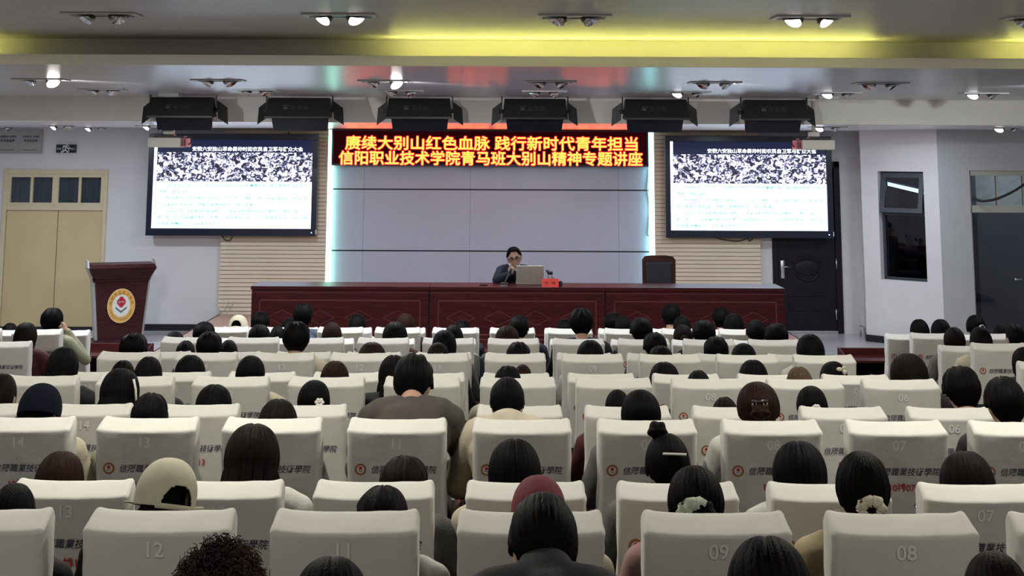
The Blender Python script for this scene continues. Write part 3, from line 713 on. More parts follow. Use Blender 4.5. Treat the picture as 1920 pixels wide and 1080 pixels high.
# ------------------------------------------------------------------ long table on the platform (three units)
TZ = 1.03; YT = 18.36; xs_ = [at(470, 536, YT).x, at(805, 538, YT).x, at(1135, 539, YT).x, at(1472.5, 541, YT).x]
for k in range(3):
    a, b = xs_[k] + .0008, xs_[k + 1] - .0008; cx_ = (a + b) / 2; h = (b - a) / 2
    r = empty('conference_table', (cx_, YT, .27), 0, ('long dark red panelled table unit, left of the three on the stage', 'long dark red panelled table unit in the middle, under the laptop', 'long dark red panelled table unit on the right, before the empty chair')[k], 'table', 'stage table units')
    t = TZ - .27
    m = MB(); m.box(-h, h, 0, .66, t - .045, t, .008); m.build('table_top', REDWOOD, r)
    m = MB(); m.box(-h + .01, h - .01, .03, .06, 0, t - .045); m.build('front_panel', REDWOOD, r)
    for s in (-1, 1):
        m = MB(); m.box(s * (h - .025) - .015, s * (h - .025) + .015, .06, .6, 0, t - .045); m.build('side_panel', REDWOOD, r)
    m = MB(); q = h - .12
    for z in (t - .19, .14): m.box(-q, q, .022, .032, z, z + .018, .004)
    for s in (-1, 1): m.box(s * q - .009, s * q + .009, .022, .032, .14, t - .19, .004)
    m.box(-h + .01, h - .01, .024, .032, t - .085, t - .075, .002)
    m.build('frame_moulding', MOULD, r)
    for j in range(4):
        x = (-1.5 + j) * h * .43; m = MB(); zc = .36; rx, rz = .185, .092
        pts = [(x - rx, .027, zc), (x, .027, zc + rz), (x + rx, .027, zc), (x, .027, zc - rz), (x - rx, .027, zc)]
        for i in range(4): m.tube([pts[i], pts[i + 1]], .0055, 6)
        m.build('lozenge_moulding', MOULD, r)
    m = MB(); m.box(-h + .005, h - .005, .0, .03, 0, .09, .006); m.build('plinth', REDWOOD, r)

# ------------------------------------------------------------------ things on the table
YI = 18.75
p = at(993.5, 535, YI)
r = empty('laptop', (p.x, YI, TZ), .03, 'open silver laptop on the stage table before the speaker', 'laptop')
SIL = mat('laptop_champagne', (.36, .33, .28), .35, metal=.3, var=.03)
m = MB(); m.box(-.185, .185, 0, .24, .001, .018, .004); m.build('base', SIL, r)
m = MB(); ML = Matrix.Translation((0, .0, .018)) @ Matrix.Rotation(.16, 4, 'X'); m.box(-.185, .185, -.008, 0, 0, .235, .004, ML); o = m.build('lid', SIL, r)
m = MB(); write(m, '华', -.13, .2, height=.03, y=-.0095, M=ML); m.box(-.003, .0, -.0088, -.008, .01, .225, 0, ML); m.build('lid_mark', mat('lid_mark_brown', (.2, .17, .13), .5), r)
m = MB(); m.box(-.16, .16, .03, .13, .018, .0195); m.build('keyboard', BLACKG, r)
p = at(1031.5, 538, 18.46)
r = empty('name_plate', (p.x, 18.46, TZ), 0, 'red tent name plate with dark lettering right of the laptop', 'name plate')
NPR = mat('name_card_red', (.70, .055, .04), .6, var=.05)
m = MB(); m.prism([(-.06, 0), (.06, 0), (.0, .105)], -.11, .11, Matrix.Rotation(PI / 2, 4, 'Z')); m.build('card', NPR, r)
m = MB(); Mn = Matrix.Translation((0, -.0605, .0)) @ Matrix.Rotation(-math.atan2(.06, .105), 4, 'X'); write(m, '陈  峰', 0, .058, width=.14, height=.05, y=-.002, M=Mn, res=3); m.build('lettering', mat('name_ink', (.06, .01, .01), .6), r)
def mic(u, v, us, vs, lb, col=BLACKM):
    b = at(u, v, 18.62); t_ = at(us, vs, 18.72)
    r = empty('gooseneck_microphone', (b.x, 18.62, TZ), 0, lb, 'microphone', 'microphones on the stage table')
    m = MB(); m.box(-.05, .05, -.06, .06, .0, .035, .01); m.build('base', col, r)
    d = Vector((t_.x - b.x, .08, t_.z - TZ)); m = MB(); m.tube([(0, 0, .03), d * .35 + Vector((0, 0, .02)), d * .75], .008, 8); m.build('stem', mat('stem_grey', (.07, .08, .08), .4), r, True)
    m = MB(); m.tube([d * .72, d * .8, d], [.014, .02, .018], 10); m.build('capsule', col, r, True)
mic(946, 531, 959, 503, 'gooseneck microphone before the right arm of the speaker')
mic(1045, 532, 1025, 506, 'gooseneck microphone leaning behind the red name plate')
r = empty('thermos_bottle', (at(1031.5, 530, 18.6).x, 18.6, TZ), 0, 'clear drinking bottle with black lid behind the red name plate', 'bottle')
m = MB(); m.tube([(0, 0, 0), (0, 0, .01), (0, 0, .13), (0, 0, .15)], [.034, .037, .037, .03], 16); m.build('body', mat('bottle_grey', (.35, .37, .38), .15, metal=.5), r, True)
m = MB(); m.tube([(0, 0, .15), (0, 0, .185)], [.038, .038], 16); m.build('lid', BLACKG, r, True)
m = MB(); b = at(1050, 533, 18.6); m.box(b.x - .03, b.x + .03, 18.57, 18.66, TZ, TZ + .06, .008); tag(m.build('control_box', BLACKM), 'small black switch box right of the red name plate', 'box')
m = MB(); b = at(944, 531, 18.5); m.box(b.x - .05, b.x + .05, 18.45, 18.53, TZ, TZ + .012, .003); tag(m.build('mobile_phone', mat('phone_grey', (.16, .16, .18), .3)), 'grey phone lying on the stage table before the elbow of the speaker', 'phone')
m = MB(); b = at(906, 533, 18.6); m.box(b.x - .05, b.x + .06, 18.56, 18.64, TZ, TZ + .02, .006); tag(m.build('remote_control', BLACKM), 'small dark remote lying on the stage table left of the speaker', 'remote')
# chairs behind the table
def office_chair(x, y, label):
    r = empty('meeting_chair', (x, y, .27), 0, label, 'chair', 'chairs behind the stage table')
    WD = wood('chair_walnut', (.06, .022, .015), .3) if 'chair_walnut' not in bpy.data.materials else bpy.data.materials['chair_walnut']
    LE = mat('chair_leather', (.012, .014, .022), .42, var=.1, bump=.1, bscale=40)
    m = MB(); m.prism([(-.23, .45), (.23, .45), (.235, 1.02), (.2, 1.07), (.1, 1.085), (-.1, 1.085), (-.2, 1.07), (-.235, 1.02)], .22, .26); m.build('back_frame', WD, r)
    m = MB(); m.box(-.19, .19, .195, .285, .5, 1.0, .03); m.build('backrest', LE, r)
    m = MB(); m.box(-.24, .24, -.24, .24, .4, .48, .03); m.build('seat', LE, r)
    for sx in (-1, 1):
        for sy in (-1, 1):
            m = MB(); m.tube([(sx * .2, sy * .2, .41), (sx * .23, sy * .24, 0)], [.02, .016], 8); m.build('leg', WD, r, True)
        m = MB(); m.tube([(sx * .25, .24, .68), (sx * .265, -.1, .68), (sx * .26, -.2, .64), (sx * .24, -.2, .42)], .017, 8); m.build('armrest', WD, r, True)
    return r
office_chair(at(1237.5, 510, 19.55).x, 19.45, 'empty dark leather chair with wooden frame behind the right table unit')
c_ = office_chair(at(966, 510, 19.6).x, 19.62, 'dark leather chair the speaker sits on'); c_.scale = (.95, .95, .80)

# ------------------------------------------------------------------ front desks of the three blocks
def front_desk(x0, x1, y, z, label):
    r = empty('front_desk', ((x0 + x1) / 2, y, z), 0, label, 'desk', 'desks before the first rows'); h = (x1 - x0) / 2
    m = MB(); m.box(-h, h, .28, .31, 0, .80, .005); m.build('modesty_panel', SEATWOOD, r)
    m = MB(); m.box(-h + .03, h - .03, -.08, .28, .70, .725, .005); m.build('writing_top', SEATWOOD, r)
    for s in (-1, 1):
        m = MB(); x = s * (h - .012)
        m.hull([(x - .012, -.06, 0), (x + .012, -.06, 0), (x + .012, .28, 0), (x - .012, .28, 0), (x - .012, -.1, .73), (x + .012, -.1, .73), (x + .012, .28, .80), (x - .012, .28, .80)]); m.build('end_panel', SEATWOOD, r)
    m = MB(); m.box(-h + .03, h - .03, .0, .28, .55, .565); m.build('shelf', BLACKM, r)
    return r
front_desk(-2.72, 2.52, 14.72, 0, 'long dark red desk before the middle block of seats')
q = at(1583, 640, 14.2); front_desk(q.x, q.x + 2.3, 14.2, 0, 'dark red desk before the right block of seats')
q = at(275, 640, 14.3); front_desk(q.x - 3.6, q.x, 14.3, 0, 'dark red desk before the left block of seats, below the lectern')
# ------------------------------------------------------------------ auditorium seats
PITCH = .53; COLX = lambda col: (.15 + (10 - col)) * PITCH
def cover_mesh():
    """white slip cover over the upper backrest: rounded block with a sagging top edge and gathered sides"""
    bm = bmesh.new(); H = .211
    ry = lambda z: -.0895 - .1256 * (z - .84)
    prof = [(ry(z), z) for z in (.615, .66, .71, .76, .81, .86, .91, .95, .98, 1.0, 1.008)] + [(-.1105, 1.0145), (-.1075, 1.0195), (-.100, 1.0235), (-.08, 1.031), (-.06, 1.038), (-.04, 1.045), (-.02, 1.051), (-.004, 1.0545), (.004, 1.053), (.009, 1.047), (.011, 1.036), (.014, .98), (.020, .90), (.026, .82), (.033, .73), (.042, .615)]
    ts = [0, .15, .3, .45, .6, .72, .82, .88, .92, .95, .97, .985, .995, 1.0]; ts = [-t for t in reversed(ts[1:])] + ts
    rings = []
    for t in ts:
        ring = []; e = max(0, (abs(t) - .88) / .12)
        for k, (y, z) in enumerate(prof):
            u = (z - .615) / .443; fr = k > 18
            hw = H - .004 * math.sin(u * PI) + .0040 * math.sin(z * 110 + fr * 2 + y * 40) * (1 - .75 * u) * (abs(t) > .9) - .007 * sstep(.93, 1.0, u) * (1 if not fr else .4)
            x = t * hw; yc = -.035 - .06 * (u - .5) * 0 + (ry(z) + .02) * 0
            mid = (ry(max(.62, min(1.0, z))) + .025) / 2
            yy = mid + (y - mid) * (1 - .20 * e ** 3)
            zz = z - .007 * (1 - t * t) * u ** 4 + .004 * math.exp(-((abs(t) - .93) / .07) ** 2) * u ** 6 - .012 * e ** 5 * u ** 6
            n = noise.noise(Vector((x * 11, z * 8, 1.7 + fr * 5)))
            yy += (.0012 if k < 10 else .003) * n
            zz += .0025 * noise.noise(Vector((x * 14, y * 9, 4.2))) * (u > .9)
            ring.append(bm.verts.new((x, yy, zz)))
        rings.append(ring)
    for i in range(len(ts) - 1):
        for k in range(len(prof) - 1): bm.faces.new((rings[i][k], rings[i + 1][k], rings[i + 1][k + 1], rings[i][k + 1]))
    for ring in (rings[0], rings[-1]):
        a, b = 0, len(prof) - 1
        while b - a > 2: bm.faces.new((ring[a], ring[a + 1], ring[b - 1], ring[b])); a += 1; b -= 1
        if b - a == 2: bm.faces.new((ring[a], ring[a + 1], ring[b]))
    bmesh.ops.recalc_face_normals(bm, faces=bm.faces[:])
    me = bpy.data.meshes.new('seat_cover'); bm.to_mesh(me); bm.free()
    return me
def sstep(a, b, x):
    t = max(0, min(1, (x - a) / (b - a))); return t * t * (3 - 2 * t)
COVER = cover_mesh()
for p in COVER.polygons: p.use_smooth = True
m = MB(); m.box(-.20, .20, -.055, .035, .36, 1.0, .02); BACK = m.mesh('backrest', True)
m = MB(); m.box(-.225, .225, .02, .47, .33, .43, .035, seg=3); CUSHM = m.mesh('seat_cushion', True)
m = MB(); m.hull([(-.012, -.04, .0), (.012, -.04, .0), (.012, .14, .0), (-.012, .14, .0), (-.012, -.06, .61), (.012, -.06, .61), (.012, .36, .60), (-.012, .36, .60)]); SIDEM = m.mesh('side_panel')
m = MB(); m.box(-.0175, .0175, -.05, .36, .605, .635, .006); ARM = m.mesh('armrest', True)
m = MB(); m.box(-.20, .20, -.03, .30, .0, .33, .01); BASE = m.mesh('seat_base')
Mtext = Matrix.Translation((0, -.0895, .84)) @ Matrix.Rotation(math.atan2(.054, .43), 4, 'X')
T0 = 1.058 - .84; Y0 = -.0035
def print_part(name, fn, mats):
    m = MB(); fn(m); me = m.mesh(name)
    for x in mats: me.materials.append(x)
    return me
NAME_P = print_part('school_name', lambda m: write(m, '信陽職業技術學院', .034, T0 - .196, width=.275, height=.034, y=Y0, offset=.004, shear=.25, res=4), [INK])
EMB_P = print_part('school_emblem', lambda m: emblem(m, (-.150, T0 - .196), .0245, (0, 1, 2, 3, 4), Y0 + .001), [RUST, RUST, OFFW, EMRED, INK])
NUM_P = {}
def number_part(col):
    if col not in NUM_P: NUM_P[col] = print_part('seat_number', lambda m: write(m, '%02d' % col, .0, T0 - .087, height=.043, y=Y0, offset=.015, res=3), [WATER])
    return NUM_P[col]
def row_part(row, col): return print_part('row_number', lambda m: write(m, '%d排%02d' % (row, col), .012, T0 - .262, height=.036, y=Y0, offset=.02, res=3), [RED])
for me, mm in ((COVER, CLOTH), (BACK, CUSH), (CUSHM, CUSH), (SIDEM, SEATWOOD), (ARM, SEATWOOD), (BASE, BLACKM)): me.materials.append(mm)
NUM = ['zero', 'one', 'two', 'three', 'four', 'five', 'six', 'seven', 'eight', 'nine', 'ten', 'eleven', 'twelve', 'thirteen', 'fourteen', 'fifteen', 'sixteen', 'seventeen', 'eighteen', 'nineteen', 'twenty', 'twenty one']
SEATX = {}
def seat(rk, col, blk, x):
    y, z, rn = (SROWS if blk != 'middle' else ROWS)[rk]
    r = empty('auditorium_seat', (x, y, z), 0, 'white covered auditorium seat, row %s seat %s of the %s block' % (NUM[rn], NUM[col], blk), 'seat', 'white covered auditorium seats')
    SEATX[(rk, col)] = (x, y, z)
    link('seat_base', BASE, None, r); link('seat_cushion', CUSHM, None, r); link('backrest', BACK, None, r)
    c = link('seat_cover', COVER, None, r)
    parts = [('school_name', NAME_P), ('school_emblem', EMB_P), ('row_number', row_part(rn, col))]
    if rk in 'ABCDEFGZY': parts.append(('seat_number', number_part(col)))
    for nm, me in parts: link(nm, me, None, c).matrix_local = Mtext
    for s in (-1, 1):
        p = link('side_panel', SIDEM, None, r, (s * .2465, 0, 0)); link('armrest', ARM, None, p)
    return r
VIS = {'Y': (11,), 'Z': (11, 10, 9, 8), 'A': range(7, 14), 'B': range(6, 15), 'C': range(6, 15), 'D': range(6, 16), 'E': range(6, 16), 'F': range(6, 16), 'G': range(6, 16), 'H': range(6, 16), 'I': range(6, 16), 'J': range(6, 16), 'K': range(6, 16), 'L': range(6, 16)}
ZC = {}
for rk, cols in VIS.items():
    for col in cols: seat(rk, col, 'middle', COLX(col))
for rk in 'GHIJK':
    for k in range(4):
        xr = (7.06 + k) * PITCH; xl = -(7.63 + k) * PITCH
        y = SROWS[rk][0]
        if (xr - .22) / y < .385: seat(rk, 5 - k, 'right', xr)
        if (xl + .22) / y > -.365: seat(rk, 16 + k, 'left', xl)

# ------------------------------------------------------------------ people
def head_into(mb, Mh, u=40, v=28):
    rr = bmesh.ops.create_uvsphere(mb.bm, u_segments=u, v_segments=v, radius=1)
    for q in rr['verts']:
        x, y, z = q.co
        px, py, pz = .073 * x, .094 * y, .114 * z
        if z < 0:
            k = -z; px *= 1 - .30 * k ** 1.6
            py = py * (1 - .30 * k) - .006 * k if y < 0 else py * (1 - .06 * k) + .006 * k
        if y > .3:
            py -= .010 * (y - .3)
            g = lambda cx, cz, sx, sz: math.exp(-((x - cx) / sx) ** 2 - ((z - cz) / sz) ** 2)
            py += .021 * g(0, -.20, .13, .13) + .012 * g(0, -.02, .10, .16)
            py -= .009 * (g(.36, .04, .17, .12) + g(-.36, .04, .17, .12))
            py += .004 * (g(.34, .24, .25, .08) + g(-.34, .24, .25, .08))
            py += .006 * g(0, -.50, .26, .05) + .006 * g(0, -.60, .22, .05) - .004 * g(0, -.55, .3, .02)
            py += .006 * g(0, -.88, .25, .14)
        q.co = Mh @ Vector((px, py, pz))
    for s in (-1, 1):
        mb.ball(Mh @ Vector((s * .074, -.008, -.008)), (.010, .020, .033), Mh.to_3x3().to_4x4() @ Matrix.Rotation(s * -.25, 4, 'Z'), 14, 8)
def hand_into(mb, W, D, N, curl=.5, index=False, S=1.0, thumb_side=1):
    """W wrist, D direction of the palm, N palm normal (fingers bend towards it)"""
    W, D, N = Vector(W), Vector(D).normalized(), Vector(N).normalized(); N = (N - D * N.dot(D)).normalized()
    T = D.cross(N) * thumb_side
    P = lambda a, b, c: W + (D * a + T * b + N * c) * S
    mb.tube([P(-.01, 0, 0), P(.03, 0, 0), P(.07, 0, 0), P(.088, 0, .002)], [(.026 * S, .020 * S), (.036 * S, .016 * S), (.040 * S, .013 * S), (.036 * S, .010 * S)], 14, ref=tuple(N) if abs(D.dot(N)) < .9 else None)
    ln = [.068, .078, .072, .056]
    for f in range(4):
        b = .030 - f * .020; l = ln[f] * S; c = curl * (1 + .12 * f)
        if index: c = .06 if f == 0 else 1.25
        p = P(.080 - .004 * abs(f - 1), b, 0); pts = [p - D * .012 * S, p]; a = 0
        for j, fr in enumerate((.45, .32, .23)):
            a += c * (1.0 if j == 0 else .8)
            p = p + (D * math.cos(a) + N * math.sin(a)) * l * fr; pts.append(p)
        mb.tube(pts, [.0088 * S, .0088 * S, .0082 * S, .0076 * S, .0058 * S], 10)
    pts = [P(.015, .026, .004), P(.038, .044, .012), P(.058, .052, .022), P(.076, .050, .034)]
    mb.tube(pts, [.012 * S, .0115 * S, .010 * S, .007 * S], 10)
def pose(kind):
    P = dict(pel=(0, .0, .53), chest=(0, -.075, .93), nb=(0, -.055, 1.075), head=(0, -.01, 1.205), tilt=0.0, sh=.185)
    ra = [(-.0, 0, 0)] * 3
    P['R'] = [(.185, -.06, 1.01), (.265, .03, .77), (.12, .24, .665)]
    P['L'] = [(-.185, -.06, 1.01), (-.265, .03, .77), (-.12, .25, .665)]
    if kind == 'slouch':
        P.update(chest=(0, -.04, .89), nb=(0, .02, 1.015), head=(0, .075, 1.112), tilt=-.42)
        P['R'] = [(.185, -.015, .955), (.265, .05, .74), (.10, .26, .69)]; P['L'] = [(-.185, -.015, .955), (-.265, .05, .74), (-.10, .27, .69)]
    if kind == 'bowed':
        P.update(chest=(0, -.02, .88), nb=(0, .065, .99), head=(0, .165, 1.045), tilt=-.72)
        P['R'] = [(.185, .03, .945), (.265, .10, .72), (.10, .28, .66)]; P['L'] = [(-.185, .03, .945), (-.265, .10, .72), (-.10, .29, .66)]
    if kind == 'deep':
        P.update(chest=(0, -.02, .88), nb=(0, .075, .985), head=(0, .18, 1.015), tilt=-.85)
        P['R'] = [(.185, .03, .945), (.265, .10, .72), (.10, .28, .66)]; P['L'] = [(-.185, .03, .945), (-.265, .10, .72), (-.10, .29, .66)]
    if kind == 'propped':      # right elbow out, hand against the side of the head
        P.update(head=(.03, .0, 1.19), tilt=-.1)
        P['R'] = [(.19, -.05, 1.0), (.36, .06, .83), (.175, .02, 1.10)]
    if kind == 'speaker':
        P.update(pel=(0, .02, .53), chest=(.0, .17, .86), nb=(0, .235, .985), head=(.0, .285, 1.095), tilt=-.12, roll=.16)
        P['R'] = [(.185, .185, .925), (.255, .40, .805), (.05, .475, .90)]; P['L'] = [(-.185, .185, .925), (-.285, .26, .81), (-.19, .40, .80)]; P['hs'] = 1.2
    return P
def headM(P): return Matrix.Translation(P['head']) @ Matrix.Rotation(P.get('roll', 0), 4, 'Y') @ Matrix.Rotation(P['tilt'], 4, 'X') @ Matrix.Scale(P.get('hs', 1), 4)
def mix(a, b, t): return tuple(a[i] + (b[i] - a[i]) * t for i in range(3))
def torso_into(mb, P, g=0.0, top=True, z_from=0):
    pel, ch, nb = P['pel'], P['chest'], P['nb']
    path = [(pel[0], pel[1], pel[2] - .07), pel, mix(pel, ch, .35), mix(pel, ch, .7), ch, mix(ch, nb, .5), mix(ch, nb, .85)]
    rad = [(.155, .105), (.175, .125), (.145, .105), (.155, .11), (.175, .115), (.165, .095), (.085, .07)]
    mb.tube(path, [(a + g, b + g) for a, b in rad], 24, ref=(0, 1, 0))
def chain(mb, pts, rad, step=.018):
    pts = [Vector(p) for p in pts]
    for i in range(len(pts) - 1):
        n = max(1, int((pts[i + 1] - pts[i]).length / step))
        for k in range(n + (i == len(pts) - 2)):
            t = k / n; mb.ball(pts[i].lerp(pts[i + 1], t), rad[i] + (rad[i + 1] - rad[i]) * t, u=14, v=9)
def arm_into(mb, A, g=0.0, wrist=True, full=1.0):
    s, e, w_ = A; ww = mix(e, w_, full)
    chain(mb, [(s[0] * .35, s[1], s[2] + .035), (s[0] * .78, s[1], s[2] + .008), mix(s, e, .08), mix(s, e, .35), mix(s, e, .75), e, mix(e, ww, .3), mix(e, ww, .7), ww], [.040 + g, .056 + g, .057 + g, .050 + g, .044 + g, .042 + g, .041 + g, .034 + g, .028 + g])
def leg_into(mb, s, g=0.0, foot=True):
    h, k, a = (s * .09, .02, .52), (s * .125, .43, .485), (s * .115, .40, .09)
    mb.tube([(h[0], h[1] - .05, h[2]), h, mix(h, k, .5), k], [.085 + g, .09 + g, .075 + g, .058 + g], 16)
    mb.tube([(k[0], k[1] - .02, k[2] + .01), k, mix(k, a, .35), mix(k, a, .75), a], [.056 + g, .058 + g, .055 + g, .042 + g, .036 + g], 16)
    if foot: mb.tube([(a[0], a[1] - .04, .05), (a[0], a[1] + .02, .045), (a[0], a[1] + .12, .03), (a[0], a[1] + .18, .022)], [(.034, .04), (.038, .044), (.042, .028), (.03, .018)], 14)
def remesh(mb, vox, smooth=2, name='m'):
    me = mb.mesh(name)
    r = evaluated(me, [('REMESH', dict(mode='VOXEL', voxel_size=vox)), ('SMOOTH', dict(factor=.5, iterations=smooth))])
    bpy.data.meshes.remove(me)
    for p in r.polygons: p.use_smooth = True
    r.name = name
    return r
def body_mesh(kind, vox=.0085):
    P = pose(kind); mb = MB(); torso_into(mb, P)
    nb, hd = P['nb'], P['head']
    mb.tube([mix(P['chest'], nb, .6), nb, mix(nb, hd, .45), mix(nb, hd, .8)], [.075, .058, .052, .055], 16)
    head_into(mb, headM(P))
    for k in 'RL': arm_into(mb, P[k])
    for s in (-1, 1): leg_into(mb, s)
    for k, sg in (('R', 1), ('L', -1)):
        e, w_ = Vector(P[k][1]), Vector(P[k][2]); d = w_ - e
        if kind == 'speaker' and k == 'R': hand_into(mb, w_, (-.25, .02, 1), (-.3, -1, 0), index=True, thumb_side=1)
        elif kind == 'propped' and k == 'R': hand_into(mb, w_, (-.45, -.1, 1), (-1, 0, -.3), curl=.35)
        else: hand_into(mb, w_, d + Vector((0, .05, -.04)), (0, -.25, -1), curl=.45, thumb_side=-sg)
    return remesh(mb, vox, 2, 'person_body_' + kind)
def top_mesh(kind, hood=False, g=.014):
    P = pose(kind); mb = MB(); torso_into(mb, P, g)
    nb = P['nb']
    mb.tube([mix(P['chest'], nb, .55), mix(P['chest'], nb, .9), nb], [.10, .082, .064], 18)
    for k in 'RL': arm_into(mb, P[k], g, full=.96)
    if hood and kind == 'deep':
        mb.ball(Vector(nb) + Vector((0, -.02, .0)), (.088, .07, .055)); mb.ball(Vector(nb) + Vector((0, .01, .03)), (.078, .068, .04))
    elif hood:
        mb.ball(Vector(nb) + Vector((0, -.065, .0)), (.125, .07, .055)); mb.ball(Vector(nb) + Vector((0, -.05, .03)), (.10, .06, .04))
    r = remesh(mb, .0105, 3, 'top_' + kind)
    for v in r.vertices:      # soft folds
        n = noise.noise(v.co * 9 + Vector((3, 1, 7))) * .006 + noise.noise(v.co * 22) * .002
        v.co += v.normal * n
    return r
def trousers_mesh():
    mb = MB(); P = pose('up'); pel = P['pel']
    mb.tube([(0, pel[1], pel[2] - .085), (0, pel[1], pel[2]), (0, pel[1] - .01, pel[2] + .07)], [(.165, .115), (.187, .137), (.17, .125)], 22, ref=(0, 1, 0))
    for s in (-1, 1): leg_into(mb, s, .012, False)
    return remesh(mb, .012, 3, 'trousers')
def shoes_mesh():
    mb = MB()
    for s in (-1, 1):
        x = s * .115
        mb.tube([(x, .35, .045), (x, .40, .052), (x, .50, .040), (x, .60, .028), (x, .615, .026)], [(.034, .042), (.046, .05), (.048, .038), (.038, .026), (.02, .018)], 14)
    return mb.mesh('shoes', True)
# hair: facing +y, origin at the head centre
def sstep(a, b, x):
    t = max(0, min(1, (x - a) / (b - a))); return t * t * (3 - 2 * t)
def hair_mesh(style, seed=0, nphi=108, hi=1.0):
    rnd = random.Random(seed); bm = bmesh.new()
    ph = [rnd.random() * 6.28 for _ in range(6)]
    prm = dict(short=dict(th=.016, drop=0, nape=-48, side=0, front=40), crop=dict(th=.011, drop=0, nape=-38, side=4, front=52), bob=dict(th=.019, drop=.15, flare=.12, front=24),
               long=dict(th=.019, drop=.30, flare=.30, front=30), sleek=dict(th=.016, drop=.27, flare=.18, front=32), tied=dict(th=.010, drop=0, nape=-44, side=-14, front=38), gent=dict(th=.013, drop=0, nape=-42, side=16, front=50), undercap=dict(th=.003, drop=.13, flare=.30, front=5), curly=dict(th=.040, drop=.07, flare=.05, front=26))[style]
    nt, nd = 16, 14 if prm['drop'] else 0
    A, B, Cc = .074, .096, .115
    outer, inner = [], []
    for i in range(nphi):
        f = i * 2 * PI / nphi; af = math.degrees(abs((f + PI) % (2 * PI) - PI)); sx, cy = math.sin(f), -math.cos(f)
        if prm['drop']:
            back = 1 - sstep(98, 128, af); endel = -18 * back + prm['front'] * sstep(112, 158, af) + (-18) * (1 - back) * (1 - sstep(112, 150, af))
            dl = prm['drop'] * (1 - sstep(100, 132, af)) * (1 + .05 * math.sin(f * 3 + ph[0]) + .03 * math.sin(f * 17 + ph[1]))
        else:
            endel = prm['nape'] + (prm['side'] - prm['nape']) * sstep(48, 92, af) + (prm['front'] - prm['side']) * sstep(105, 150, af); dl = 0
            endel += 3 * math.sin(f * 23 + ph[2]) + 2 * math.sin(f * 41 + ph[1])
        co, ci = [], []
        for k in range(nt + 1):
            t = k / nt; el = math.radians(89.5 + (endel - 89.5) * t); ce, se = max(0, math.cos(el)) ** .86, math.sin(el)
            th = prm['th'] * (1.0 if not prm['drop'] else 1)
            if style in ('short', 'crop'): th *= 1 - .45 * sstep(.55, 1, t) * (1 - sstep(90, 120, af)) * (style == 'short') - .5 * sstep(.5, 1, t) * (style == 'crop')
            p = Vector(((A + th) * ce * sx, (B + th) * ce * cy - .004, (Cc + th) * se + .002))
            kk = max(0, -se) if not prm['drop'] else 0
            p.x *= 1 - .30 * kk ** 1.6; p.y *= 1 - .34 * kk * (cy < 0)
            if style in ('short',) and el > .4: p += Vector((.004 * math.sin(f * 9 + ph[3]), 0, .005 * math.sin(f * 7 + ph[4]) * math.cos(el * 3)))
            st = (.0018 * math.sin(f * 43 + ph[0] + 2 * math.sin(t * 3)) + .0014 * math.sin(f * 79 + ph[1])) * min(1, t * 2.2)
            st += -.0035 * math.exp(-(abs(sx * ce) / .07) ** 2) * (style in ('bob', 'long', 'sleek')) * (cy > -.2 or el > 0)
            if style == 'curly':
                q = p * 34; st = .012 * noise.noise(q + Vector((seed, 0, 0))) + .010 * noise.noise(q * 2.1) + .006 * noise.noise(q * 4.3)
            d = Vector((ce * sx, ce * cy, se)); co.append(p + d * st)
            ci.append(Vector(((A - .004) * ce * sx * (1 - .30 * kk ** 1.6), (B - .004) * ce * cy * (1 - .34 * kk * (cy < 0)), (Cc - .004) * se)))
        if prm['drop']:
            p0, q0 = co[-1], ci[-1]
            for k in range(1, nd + 1):
                t = k / nd; z = dl * t
                sc = 1 + prm['flare'] * (t ** 1.3) * (dl / prm['drop']) - .10 * math.sin(min(1, t * 1.0) * PI) * (style == 'bob')
                back = 1 - sstep(60, 120, af)
                x = p0.x * sc; y = p0.y * (1 + (sc - 1) * .55) - (.045 * sstep(.25, .8, t) * back * (style != 'bob'))
                st = .0032 * math.sin(f * 43 + ph[0] + 1.5 * t) + .0028 * math.sin(f * 79 + ph[1] - t) + .004 * math.sin(f * 11 + ph[5]) * t
                n = Vector((sx, cy, 0)); e = Vector((x, y, p0.z - z)) + n * st * (1 + t)
                if style == 'curly': e += n * (.012 * noise.noise(e * 34))
                if style == 'bob': e += -n * .018 * sstep(.8, 1, t)
                co.append(e); th_ = .030 * (1 - .5 * t)
                ci.append(Vector((q0.x + (x - p0.x), q0.y + (y - p0.y), p0.z - z + .004)) if k < nd else e - n * .010)
        outer.append([bm.verts.new(q) for q in co]); inner.append([bm.verts.new(q) for q in ci])
    N = len(outer[0])
    for i in range(nphi):
        j = (i + 1) % nphi
        for k in range(N - 1):
            bm.faces.new((outer[i][k], outer[j][k], outer[j][k + 1], outer[i][k + 1])); bm.faces.new((inner[i][k], inner[i][k + 1], inner[j][k + 1], inner[j][k]))
        bm.faces.new((outer[i][-1], outer[j][-1], inner[j][-1], inner[i][-1]))
    bm.faces.new([outer[i][0] for i in range(nphi)][::-1])
    bmesh.ops.recalc_face_normals(bm, faces=bm.faces[:])
    me = bpy.data.meshes.new('hair_' + style); bm.to_mesh(me); bm.free()
    for p in me.polygons: p.use_smooth = True
    return me
def hairmat(name, col, rough=.55):
    mm = mat(name, col, rough, var=.5, vscale=5, stretch=(26, 26, 1.6), bump=.35, bscale=9, spec=.07)
    return mm
HB = hairmat('black_hair', (.0014, .0013, .0016)); HD = hairmat('dark_brown_hair', (.0060, .0038, .0032)); HR = hairmat('reddish_brown_hair', (.017, .0060, .0045)); HL = hairmat('light_brown_hair', (.085, .055, .034))
HCU = mat('curly_brown_hair', (.030, .013, .007), .6, var=.9, vscale=9, spec=.15)
HAIRM = {'b': HB, 'd': HD, 'r': HR, 'l': HL, 'c': HCU}
HCOL = {'b': 'black', 'd': 'dark brown', 'r': 'reddish brown', 'l': 'light brown', 'c': 'brown'}
